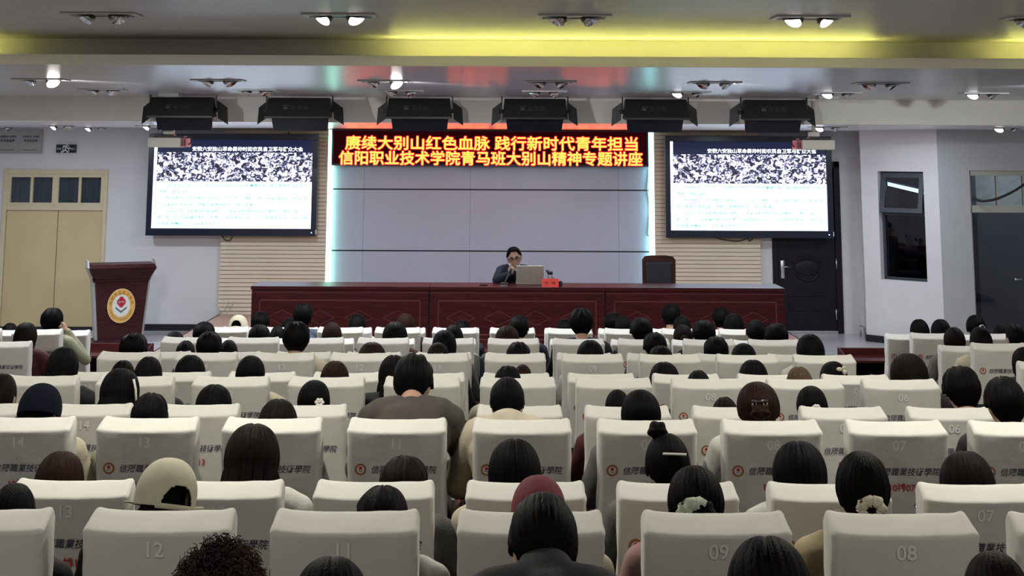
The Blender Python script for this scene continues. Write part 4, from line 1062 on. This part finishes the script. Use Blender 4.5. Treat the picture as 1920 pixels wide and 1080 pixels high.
SHORT = [hair_mesh('short', 1), hair_mesh('short', 5), hair_mesh('short', 9)]; CROP = hair_mesh('crop', 2)
BOB = [hair_mesh('bob', 3), hair_mesh('bob', 8)]; LONG = [hair_mesh('long', 4), hair_mesh('long', 11)]; SLEEK = [hair_mesh('sleek', 6), hair_mesh('sleek', 13)]
TIED = hair_mesh('tied', 7); UNDER = hair_mesh('undercap', 3)
def curly_mesh():
    """a bush of small corkscrew locks around the head"""
    rnd = random.Random(3); m = MB()
    m.ball((0, -.006, .004), (.104, .126, .144), u=28, v=18)
    k = 0
    while k < 2400:
        d = Vector((rnd.gauss(0, 1), rnd.gauss(0, 1), rnd.gauss(0, 1))).normalized()
        if d.z < -.55 or (d.y > .55 and d.z < .45): continue
        k += 1
        c = Vector((d.x * .098, d.y * .120 - .006, d.z * .138 + .004)) * rnd.uniform(.97, 1.05); L_ = rnd.uniform(.012, .030)
        g = (d + Vector((rnd.gauss(0, .35), rnd.gauss(0, .35), rnd.gauss(-.15, .35)))).normalized()
        a = g.cross(Vector((rnd.random(), rnd.random(), rnd.random() + .1))).normalized(); b = g.cross(a); f0 = rnd.random() * 6.28; R_ = rnd.uniform(.005, .010)
        pts = []
        for j in range(10):
            t = j / 9; f = f0 + t * 8.5
            pts.append(c + g * L_ * t + (a * math.cos(f) + b * math.sin(f)) * R_ * (.5 + .5 * t))
        m.tube(pts, [.0017 * (1.1 - .7 * j / 9) for j in range(10)], 4)
    return m.mesh('hair_curly', True)
CURLY = curly_mesh()
BODY = {k: body_mesh(k) for k in ('up', 'slouch', 'bowed', 'deep', 'propped')}
TOP = {k: top_mesh(k) for k in ('up', 'slouch', 'bowed', 'deep', 'propped')}; HOOD = {k: top_mesh(k, True, .022) for k in ('bowed', 'deep')}
TROU = trousers_mesh(); SHOES = shoes_mesh()
for b in BODY.values(): b.materials.append(SKIN)
for t in (*TOP.values(), *HOOD.values(), TROU, SHOES): t.materials.append(None)
CL = {n: mat('cloth_' + n, c, .85, var=.12, vscale=12, bump=.15, bscale=90) for n, c in dict(black=(.010, .010, .013), navy=(.012, .015, .034), grey=(.12, .12, .12), cream=(.50, .45, .35), white=(.55, .55, .52), taupe=(.055, .048, .042), green=(.27, .28, .19), beige=(.40, .33, .20), maroon=(.06, .01, .014), blue=(.06, .09, .13), pink=(.40, .24, .23)).items()}
JEANS = mat('trouser_cloth', (.02, .024, .035), .85, var=.15); SHOEM = mat('shoe_leather', (.02, .02, .02), .5, var=.1)
SCR = mat('cream_scrunchie_cloth', (.50, .46, .36), .8, var=.1, bump=.4, bscale=40); SCRG = mat('pale_green_scrunchie_cloth', (.42, .48, .38), .8, var=.1, bump=.4, bscale=40)
PEARL = mat('pale_hair_clip', (.75, .74, .68), .3); CAPW = mat('cream_cap_cloth', (.50, .47, .36), .8, var=.06, vscale=8, bump=.1, bscale=80); CAPN = mat('navy_cap_cloth', (.004, .005, .012), .9, var=.15, bump=.1, bscale=80, spec=.1); CAPR = mat('dark_red_cap_cloth', (.13, .012, .025), .8, var=.15, vscale=12, bump=.2, bscale=60)
def scrunchie_into(mb, c, R, r, Mr):
    n = 44; T = Matrix.Translation(c) @ Mr
    pts = []
    for k in range(n + 1):
        a = k * 2 * PI / n; w_ = 1 + .16 * math.sin(a * 9); pts.append(T @ Vector((R * w_ * math.cos(a), .2 * r * math.sin(a * 9 + 1), R * w_ * math.sin(a))))
    mb.tube(pts, [r * (1 + .28 * math.sin(k * 2 * PI / n * 7 + 1)) for k in range(n + 1)], 10)
def cap_mesh(opening=False):
    bm = bmesh.new(); n, nt = 144, 40; rings = []
    for k in range(nt + 1):
        t = k / nt; q = min(1, t / .72); el = PI / 2 * (1 - q) + .02; ring = []
        for i in range(n):
            f = i * 2 * PI / n; ce, se = max(0, math.cos(el)) ** .85, math.sin(el)
            sm = 1 - .018 * math.exp(-((((f * 6 / (2 * PI)) % 1) - .5) / .05) ** 2) * min(1, t * 4)
            z = .124 * se - .036 * max(0, (t - .72) / .28); wv = 1 + .006 * noise.noise(Vector((math.sin(f) * 3, math.cos(f) * 3, t * 4)))
            ring.append(bm.verts.new((.0965 * ce * math.sin(f) * sm * wv, -(.116 * ce * math.cos(f) + .004) * sm * wv, z)))
        rings.append(ring)
    for k in range(nt):
        for i in range(n):
            f = ((i + .5) * 2 * PI / n + PI) % (2 * PI) - PI
            zc = (rings[k][i].co.z + rings[k + 1][i].co.z) / 2
            if opening and zc > -.024 and (f / .56) ** 2 + ((zc + .024) / .060) ** 2 < 1: continue
            bm.faces.new((rings[k][i], rings[k][(i + 1) % n], rings[k + 1][(i + 1) % n], rings[k + 1][i]))
    bm.faces.new(rings[0][::-1])
    me = bpy.data.meshes.new('cap'); bm.to_mesh(me); bm.free()
    r = evaluated(me, [('SOLIDIFY', dict(thickness=.003, offset=0)), ('SMOOTH', dict(factor=.5, iterations=3))])
    for p in r.polygons: p.use_smooth = True
    return r
CAPO, CAPC = cap_mesh(True), cap_mesh(False)
def brim_mesh():
    bm = bmesh.new(); n = 20; rows = []
    for j in range(6):
        row = []
        for i in range(n + 1):
            a = -1.42 + 2.84 * i / n; s = j / 5; e = max(0, math.cos(a * 1.1)) ** .4
            x = .094 * math.sin(a) * (1 + .22 * s * abs(math.sin(a))); y = .114 * math.cos(a) + .075 * s * e; z = -.028 - .006 * s * abs(math.sin(a)) + .006 * s
            row.append(bm.verts.new((x, y, z)))
        rows.append(row)
    for j in range(5):
        for i in range(n): bm.faces.new((rows[j][i], rows[j][i + 1], rows[j + 1][i + 1], rows[j + 1][i]))
    me = bpy.data.meshes.new('brim'); bm.to_mesh(me); bm.free()
    r = evaluated(me, [('SOLIDIFY', dict(thickness=.005, offset=0)), ('SUBSURF', dict(levels=1, render_levels=1))])
    for p in r.polygons: p.use_smooth = True
    return r
BRIM = brim_mesh()
def child(name, me, mm, parent, M=None):
    o = bpy.data.objects.new(name, me); C.objects.link(o); o.parent = parent
    if mm is not None:
        if not me.materials: me.materials.append(None)
        o.material_slots[0].link = 'OBJECT'; o.material_slots[0].material = mm
    if M is not None: o.matrix_local = M
    return o
def tail_mesh(L_, r0):
    m = MB(); pts = [(0, 0, 0), (0, -.03, .0), (.004, -.055, -.03), (.006, -.062, -.10), (.0, -.06, -L_ * .6), (-.004, -.05, -L_ * .85), (0, -.045, -L_)]
    m.tube(pts, [r0 * .5, r0 * .8, r0, r0 * 1.25, r0 * 1.15, r0 * .7, r0 * .15], 20); me = m.mesh('ponytail', True); return me
TAIL = tail_mesh(.30, .026)
def bun_mesh(R):
    m = MB(); m.ball((0, 0, 0), (R, R * .85, R), u=28, v=18)
    for v in m.bm.verts: v.co *= 1 + .10 * math.sin(math.atan2(v.co.z, v.co.x) * 5 + v.co.length * 90) + .06 * noise.noise(v.co * 60)
    return m.mesh('hair_bun', True)
BUN = bun_mesh(.038)
DESC = {'short': 'short {c} hair', 'crop': 'cropped {c} hair', 'bob': 'chin length {c} hair', 'long': 'long loose {c} hair', 'sleek': 'long straight {c} hair', 'pony': 'a {c} ponytail', 'bun': 'a low {c} bun', 'topknot': 'a {c} topknot', 'curly': 'bushy curly {c} hair', 'tied': 'tied back {c} hair'}
UPH, SLH = 1.338, 1.240
PALETTE = ['black', 'navy', 'grey', 'black', 'cream', 'navy', 'black', 'maroon', 'white', 'blue', 'black', 'taupe']
_NV = {}
def nverts(me):
    if me.name not in _NV:
        a = np.empty(len(me.vertices) * 3, 'f'); me.vertices.foreach_get('co', a); _NV[me.name] = a.reshape(-1, 3)
    return _NV[me.name]
def seen(me, M):
    """frame coordinates of a mesh placed by M"""
    A = np.array(M); p = nverts(me) @ A[:3, :3].T + A[:3, 3]; p[:, 2] -= EYE
    d = p[:, 1] * _c + p[:, 2] * _s; xr = p[:, 0] / d * FPX; yr = (p[:, 1] * _s - p[:, 2] * _c) / d * FPX
    return CU + xr * math.cos(ROLL) - yr * math.sin(ROLL), CV + xr * math.sin(ROLL) + yr * math.cos(ROLL)
cnt = 0
def person(rk, col, u, v, wpx, style, hc='b', top=None, blk='middle', extra=None, kind=None, hood=False, label=None, acc=()):
    global cnt
    cnt += 1
    y, fz, rn = (SROWS if blk != 'middle' else ROWS)[rk]
    Yh = y + .235; p = at(u, v, Yh); ht = p.z - fz
    if kind is None: kind = 'up' if ht / UPH > .93 else 'slouch'
    hs = {'short': SHORT[cnt % 3], 'crop': CROP, 'bob': BOB[cnt % 2], 'long': LONG[cnt % 2], 'sleek': SLEEK[cnt % 2], 'curly': CURLY, 'cap': UNDER}.get(style, TIED)
    P = pose(kind); yy = y + {'slouch': .215, 'bowed': .20, 'deep': .20}.get(kind, .245)
    rz = (cnt * 37 % 11 - 5) * .03; Mh = headM(P) @ Matrix.Rotation(rz * (kind != 'propped'), 4, 'Z')
    sx = {'bowed': .87, 'deep': .80}.get(kind, 1.0)
    topm = CAPC if style == 'cap' else hs
    S, kx, px = ht / (UPH if kind != 'slouch' else SLH), 1.0, p.x
    for _ in range(7):      # seat the head where the photograph shows it: its top, its middle and its width
        M = Matrix.Translation((px, yy, fz)) @ Matrix.Diagonal((S * sx, S, S, 1)) @ Mh @ Matrix.Diagonal((kx, (1 + kx) / 2, 1, 1))
        uu, vv = seen(topm, M); t = vv.min(); band = uu[vv < t + wpx * .75]
        S *= 1 - (t - v) * -1 / FPX * (yy + .2) / ht * 1.0
        px += (u - (band.max() + band.min()) / 2) / FPX * (yy + .2)
        kx = max(.85, min(1.22, kx * (wpx / (band.max() - band.min())) ** .9))
    k = kx; Mhk = Mh @ Matrix.Diagonal((k, (1 + k) / 2, 1, 1))
    root = bpy.data.objects.new('person', BODY[kind]); C.objects.link(root)
    root.location = (px, yy, fz); root.scale = (S * sx, S, S)
    tc = top or PALETTE[cnt % len(PALETTE)]
    hair = child('hair', hs, HAIRM[hc], root, Mhk)
    if style == 'cap':
        hair.matrix_local = Mh
        me, mm = {'white': (CAPO, CAPW), 'navy': (CAPC, CAPN), 'red': (CAPC, CAPR), 'cream': (CAPO, CAPW)}[extra]
        cp = child('cap', me, mm, root, Mh @ Matrix.Rotation({'white': .6, 'cream': 0.1}.get(extra, 0), 4, 'Z') @ Matrix.Rotation({'white': .16}.get(extra, 0), 4, 'X') @ Matrix.Diagonal((k, k, 1, 1)))
        if extra in ('white', 'cream', 'navy'): child('brim', BRIM, mm, cp)
        if extra in ('white', 'cream'):
            m = MB(); m.tube([(.094 * math.sin(a), -.119 * math.cos(a), -.032) for a in [(-.75 + 1.5 * i / 12) for i in range(13)]] + [(.085, -.125, -.028)], [(.004, .009)] * 14, 8); child('strap', m.mesh('strap', True), mm, cp)
    if style == 'pony':
        c = (.012, -.104, -.035); child('ponytail', TAIL, HAIRM[hc], hair, Matrix.Translation(c))
    if style == 'bun': child('hair_bun', BUN, HAIRM[hc], hair, Matrix.Translation((0, -.118, -.045)))
    if style == 'topknot':
        o = child('hair_bun', BUN, HAIRM[hc], hair, Matrix.Translation((-.035, -.02, .135)))
    for a in acc:
        if a == 'scrunchie': m = MB(); scrunchie_into(m, (0, 0, 0), .027, .017, Matrix.Rotation(.0, 4, 'X')); child('scrunchie', m.mesh('scrunchie', True), SCR, hair, Matrix.Translation((.012, -.128, -.032)))
        if a == 'scrunchie_low': m = MB(); scrunchie_into(m, (0, 0, 0), .030, .022, Matrix.Rotation(.0, 4, 'X')); child('scrunchie', m.mesh('scrunchie', True), SCRG, hair, Matrix.Translation((-.028, -.122, -.052)))
        if a == 'clip': m = MB(); m.box(-.045, .045, -.006, .006, -.004, .004, .002); child('hair_clip', m.mesh('hair_clip'), PEARL, hair, Matrix.Translation((.005, -.112, .025)))
        if a == 'bow': m = MB(); m.ball((-.016, 0, .008), (.02, .012, .016)); m.ball((.014, 0, -.01), (.014, .012, .022)); m.ball((.012, 0, .02), (.012, .01, .014)); child('hair_bow', m.mesh('hair_bow', True), SCR, hair, Matrix.Translation((.02, -.118, .03)))
        if a == 'flower':
            m = MB()
            for j in range(6): m.ball((.016 * math.cos(j * 1.047), 0, .016 * math.sin(j * 1.047)), (.010, .006, .010), u=10, v=6)
            m.ball((0, -.004, 0), .007, u=10, v=6); child('hair_clip', m.mesh('hair_clip', True), PEARL, hair, Matrix.Translation((.028, -.105, -.02)))
        if a == 'slide': m = MB(); m.tube([(.078, -.06, .06), (.090, -.045, .01), (.098, -.035, -.05)], .006, 8); child('hair_clip', m.mesh('hair_clip', True), PEARL, hair)
        if a == 'claw':
            m = MB(); m.tube([(-.03, -.112, .01), (0, -.128, 0), (.03, -.112, .01)], .008, 8)
            for j in range(5): m.tube([((j - 2) * .014, -.125, .0), ((j - 2) * .014, -.118, -.035)], .004, 6)
            child('hair_clip', m.mesh('hair_clip', True), mat('dark_hair_claw', (.03, .02, .02), .2), hair)
        if a == 'tie': m = MB(); scrunchie_into(m, (0, 0, 0), .018, .008, Matrix.Identity(4)); child('hair_tie', m.mesh('hair_tie', True), PEARL, hair, Matrix.Translation((.012, -.122, -.032)))
        if a == 'glasses':
            m = MB()
            for s in (-1, 1):
                m.tube([(s * .034 + .024 * math.cos(t), .098, .004 + .019 * math.sin(t)) for t in [j * 2 * PI / 16 for j in range(17)]], .0022, 6); m.tube([(s * .058, .096, .006), (s * .082, .06, .008), (s * .084, -.01, .004)], .0025, 6)
            m.tube([(-.01, .1, .006), (.01, .1, .006)], .0022, 6); child('glasses', m.mesh('glasses', True), BLACKM, root, Mh)
    child('hooded_top' if hood else 'jacket', HOOD[kind] if hood else TOP[kind], CL[tc], root); child('trousers', TROU, JEANS, root); child('shoes', SHOES, SHOEM, root)
    if label is None:
        if style == 'cap': d = {'white': 'a cream baseball cap', 'cream': 'a pale cap worn backwards', 'navy': 'a navy cap', 'red': 'a dark red cap'}[extra]
        else: d = DESC[style].format(c=HCOL[hc])
        label = 'person with %s in row %s seat %s, %s block' % (d, NUM[rn], NUM[col], blk)
    tag(root, label, 'person', 'seated audience')
    return root
def PP(rk, *rows, blk='middle'):
    for r in rows:
        a = list(r); kw = a.pop() if isinstance(a[-1], dict) else {}
        person(rk, *a, blk=blk, **kw)
PP('Y', (11, 410, 998, 178, 'curly', 'c', {'top': 'black', 'label': 'person with bushy curly brown hair, nearest head at the bottom left'}))
PP('Z', (11, 618, 1042, 152, 'bob', 'b'), (9, 1443, 1004, 162, 'sleek', 'b'), (8, 1872, 1032, 132, 'tied', 'd'),
   (10, 1018, 920, 136, 'crop', 'b', {'top': 'black', 'kind': 'deep', 'hood': True, 'label': 'person with short black hair and black jacket seen from behind, nearest in the middle'}))
PP('A', (13, 22, 905, 86, 'bob', 'b'), (12, 308, 857, 118, 'cap', 'b', {'extra': 'white', 'top': 'black'}), (11, 716, 908, 98, 'short', 'b'), (10, 1010, 890, 104, 'cap', 'b', {'extra': 'red', 'top': 'cream'}),
   (9, 1305, 872, 108, 'bun', 'b', {'acc': ('scrunchie_low',), 'top': 'pink'}), (8, 1618, 845, 104, 'pony', 'b', {'acc': ('scrunchie', 'glasses'), 'top': 'beige', 'kind': 'up'}))
PP('B', (13, 110, 845, 96, 'bob', 'r'), (12, 472, 793, 106, 'long', 'd', {'top': 'white'}), (11, 757, 853, 94, 'short', 'd'), (10, 965, 822, 100, 'bob', 'b', {'top': 'cream'}), (9, 1252, 812, 86, 'topknot', 'b', {'acc': ('clip',), 'top': 'grey'}),
   (8, 1500, 826, 104, 'sleek', 'b', {'top': 'white'}), (7, 1815, 845, 108, 'bob', 'd'))
PP('C', (14, 74, 718, 86, 'cap', 'b', {'extra': 'navy', 'top': 'cream'}), (13, 280, 735, 72, 'short', 'b', {'top': 'green'}), (12, 520, 747, 76, 'bob', 'd', {'top': 'white'}), (11, 775, 660, 76, 'short', 'b', {'top': 'taupe', 'kind': 'bowed'}),
   (10, 951, 706, 66, 'crop', 'b', {'top': 'cream', 'hood': True, 'kind': 'bowed'}), (9, 1202, 730, 76, 'tied', 'b', {'top': 'grey'}), (8, 1422, 715, 82, 'bun', 'r', {'acc': ('claw',), 'top': 'white'}), (6, 1884, 704, 82, 'short', 'b', {'top': 'black'}))
PP('D', (15, 4, 700, 46, 'bob', 'd'), (14, 224, 690, 76, 'sleek', 'b', {'acc': ('slide',)}), (13, 400, 720, 70, 'sleek', 'b'), (12, 588, 712, 62, 'tied', 'b', {'acc': ('flower',)}), (9, 1158, 730, 48, 'tied', 'b'),
   (8, 1360, 743, 50, 'short', 'd'), (7, 1523, 723, 60, 'tied', 'b', {'acc': ('tie',)}), (6, 1803, 685, 76, 'short', 'b'))
PP('E', (15, 116, 650, 64, 'long', 'b', {'top': 'black'}), (14, 277, 668, 55, 'bob', 'b'), (13, 469, 666, 56, 'tied', 'b', {'top': 'cream'}), (12, 627, 676, 56, 'bob', 'r'), (11, 738, 665, 58, 'long', 'b'), (10, 952, 685, 50, 'short', 'b'),
   (8, 1310, 693, 46, 'short', 'b'), (7, 1500, 687, 52, 'bob', 'l'), (6, 1706, 662, 76, 'long', 'd', {'top': 'black'}))
PP('F', (15, 229, 675, 48, 'bob', 'b'), (14, 356, 665, 58, 'sleek', 'b'), (10, 980, 683, 34, 'tied', 'r'), (8, 1246, 678, 60, 'sleek', 'b'), (7, 1413, 674, 56, 'bob', 'b'), (6, 1564, 677, 54, 'tied', 'b', {'acc': ('bow',)}))
PP('G', (15, 250, 623, 66, 'short', 'b', {'acc': ('glasses',)}), (14, 392, 620, 50, 'short', 'b'), (13, 555, 602, 58, 'short', 'b', {'kind': 'up'}), (12, 697, 641, 54, 'bob', 'r'), (11, 821, 642, 42, 'bun', 'd', {'acc': ('claw',)}), (10, 972, 640, 46, 'short', 'b'),
   (9, 1107, 637, 52, 'bob', 'b'), (8, 1239, 647, 46, 'short', 'b'), (7, 1395, 643, 48, 'tied', 'b'), (6, 1520, 626, 54, 'long', 'b', {'top': 'white'}))
PP('H', (15, 347, 638, 38, 'bob', 'b'), (14, 428, 637, 36, 'bob', 'b'), (11, 833, 618, 46, 'long', 'b'), (8, 1228, 622, 46, 'short', 'b'), (7, 1343, 630, 50, 'short', 'b'))
PP('I', (15, 326, 621, 41, 'bob', 'b'), (14, 486, 607, 42, 'short', 'b'), (12, 740, 603, 54, 'long', 'b'), (11, 850, 609, 38, 'bob', 'b'), (10, 951, 610, 46, 'bob', 'r'), (9, 1090, 577, 46, 'short', 'b', {'top': 'black', 'kind': 'up'}),
   (8, 1202, 594, 44, 'short', 'b'), (7, 1320, 599, 48, 'short', 'b'), (6, 1456, 605, 46, 'short', 'b'))
PP('J', (15, 382, 602, 50, 'short', 'b'), (14, 520, 611, 30, 'bob', 'b'), (13, 622, 604, 38, 'bob', 'r'), (10, 973, 590, 38, 'short', 'b'), (7, 1281, 608, 37, 'bun', 'd'), (6, 1417, 599, 38, 'short', 'b'))
PP('K', (15, 446, 590, 38, 'cap', 'b', {'extra': 'cream'}), (14, 568, 568, 38, 'short', 'b', {'kind': 'up'}), (12, 760, 587, 36, 'bob', 'r'), (8, 1169, 592, 32, 'bob', 'b'), (7, 1279, 592, 34, 'tied', 'b'), (6, 1376, 588, 40, 'sleek', 'b'))
PP('L', (15, 488, 583, 36, 'short', 'b'), (14, 544, 595, 34, 'short', 'b'), (13, 670, 588, 33, 'bob', 'b'), (11, 866, 599, 32, 'short', 'b'), (9, 1059, 597, 30, 'short', 'b'), (8, 1150, 585, 34, 'short', 'b'), (7, 1258, 569, 36, 'short', 'b', {'kind': 'up'}), (6, 1352, 576, 34, 'short', 'b', {'kind': 'up'}))
PP('K', (5, 1725, 598, 38, 'bob', 'b'), (4, 1830, 590, 38, 'pony', 'b', {'acc': ('tie',)}), blk='right')
PP('J', (5, 1765, 598, 40, 'bob', 'b', {'top': 'navy'}), (4, 1878, 607, 30, 'bob', 'b'), blk='right')
PP('I', (5, 1790, 613, 42, 'tied', 'd', {'top': 'grey'}), (4, 1904, 606, 38, 'short', 'b'), blk='right')
PP('H', (5, 1840, 612, 44, 'long', 'b'), blk='right')
PP('G', (5, 1925, 650, 56, 'bob', 'b'), blk='right')
PP('J', (16, 97, 577, 44, 'short', 'b', {'top': 'green', 'kind': 'propped'}), blk='left')
PP('I', (16, 47, 604, 46, 'bob', 'd', {'top': 'maroon'}), blk='left')
PP('K', (17, 17, 605, 32, 'bob', 'b'), blk='left')

# ------------------------------------------------------------------ the speaker behind the table
sb = body_mesh('speaker', .0062); sb.materials.append(SKIN)
YSP = 19.36; ph_ = at(964.5, 463, YSP - .285)
Ssp = (ph_.z - .27) / 1.247
root = bpy.data.objects.new('person', sb); C.objects.link(root)
root.location = (ph_.x + .0, YSP, .27); root.rotation_euler = (0, 0, PI); root.scale = (Ssp,) * 3
tag(root, 'person in navy suit speaking at the stage table, finger raised to the mouth', 'person')
P = pose('speaker'); Mh = headM(P)
SKIN.node_tree  # shared skin
jk = top_mesh('speaker', g=.012); jk.materials.append(CL['navy']); jk = child('jacket', jk, mat('suit_navy', (.006, .010, .026), .8, var=.1), root)
m = MB(); nb = Vector(P['nb'])
for s in (-1, 1):
    m.hull([nb + Vector(q) for q in ((s * .005, .078, -.06), (s * .035, .080, -.07), (s * .066, .045, .015), (s * .05, .03, .04), (s * .005, .066, -.06), (s * .033, .066, -.07), (s * .060, .03, .010), (s * .045, .02, .035))])
m.tube([nb + Vector((.07 * math.sin(a), .01 + .07 * math.cos(a), .02 + .012 * -math.cos(a))) for a in [j * 2 * PI / 20 for j in range(21)]], [(.010, .022)] * 21, 8)
child('shirt_collar', m.mesh('shirt_collar', True), mat('shirt_white', (.75, .76, .8), .7), root)
child('trousers', TROU, JEANS, root); child('shoes', SHOES, SHOEM, root)
child('hair', hair_mesh('gent', 4), HB, root, Mh @ Matrix.Diagonal((1.03, 1.02, 1, 1)))
m = MB()
for s in (-1, 1):
    m.tube([(s * .033 + .024 * math.cos(t), .098, .006 + .017 * math.sin(t)) for t in [j * 2 * PI / 16 for j in range(17)]], .003, 6); m.tube([(s * .057, .096, .010), (s * .080, .06, .01), (s * .082, -.01, .004)], .003, 6)
m.tube([(-.01, .1, .010), (.01, .1, .010)], .003, 6); child('glasses', m.mesh('glasses', True), BLACKM, root, Mh)
for s in (-1, 1):
    m = MB(); m.ball((s * .029, .076, .005), (.013, .007, .007)); child('eye', m.mesh('eye', True), mat('dark_eye', (.02, .015, .015), .2), root, Mh)
    m = MB(); m.tube([(s * .013, .094, .026), (s * .03, .0945, .031), (s * .05, .086, .027)], [.003, .0045, .002], 8); child('eyebrow', m.mesh('eyebrow', True), HB, root, Mh)
# a lit phone held up past the edge of a seat
q = at(1728, 937, 5.42)
ph = empty('mobile_phone', q, .3, 'phone with lit screen held beside the left edge of seat seven in row eleven', 'phone')
m = MB(); m.box(-.036, .036, -.004, .004, -.075, .075, .003, Matrix.Rotation(.5, 4, 'Y')); m.build('case', BLACKG, ph)
m = MB(); m.box(-.032, .032, -.0055, -.004, -.07, .07, 0, Matrix.Rotation(.5, 4, 'Y')); m.build('screen', emitmat('phone_screen', (.75, .85, 1), 1.0), ph); ph.scale = (.5, 1, .5)
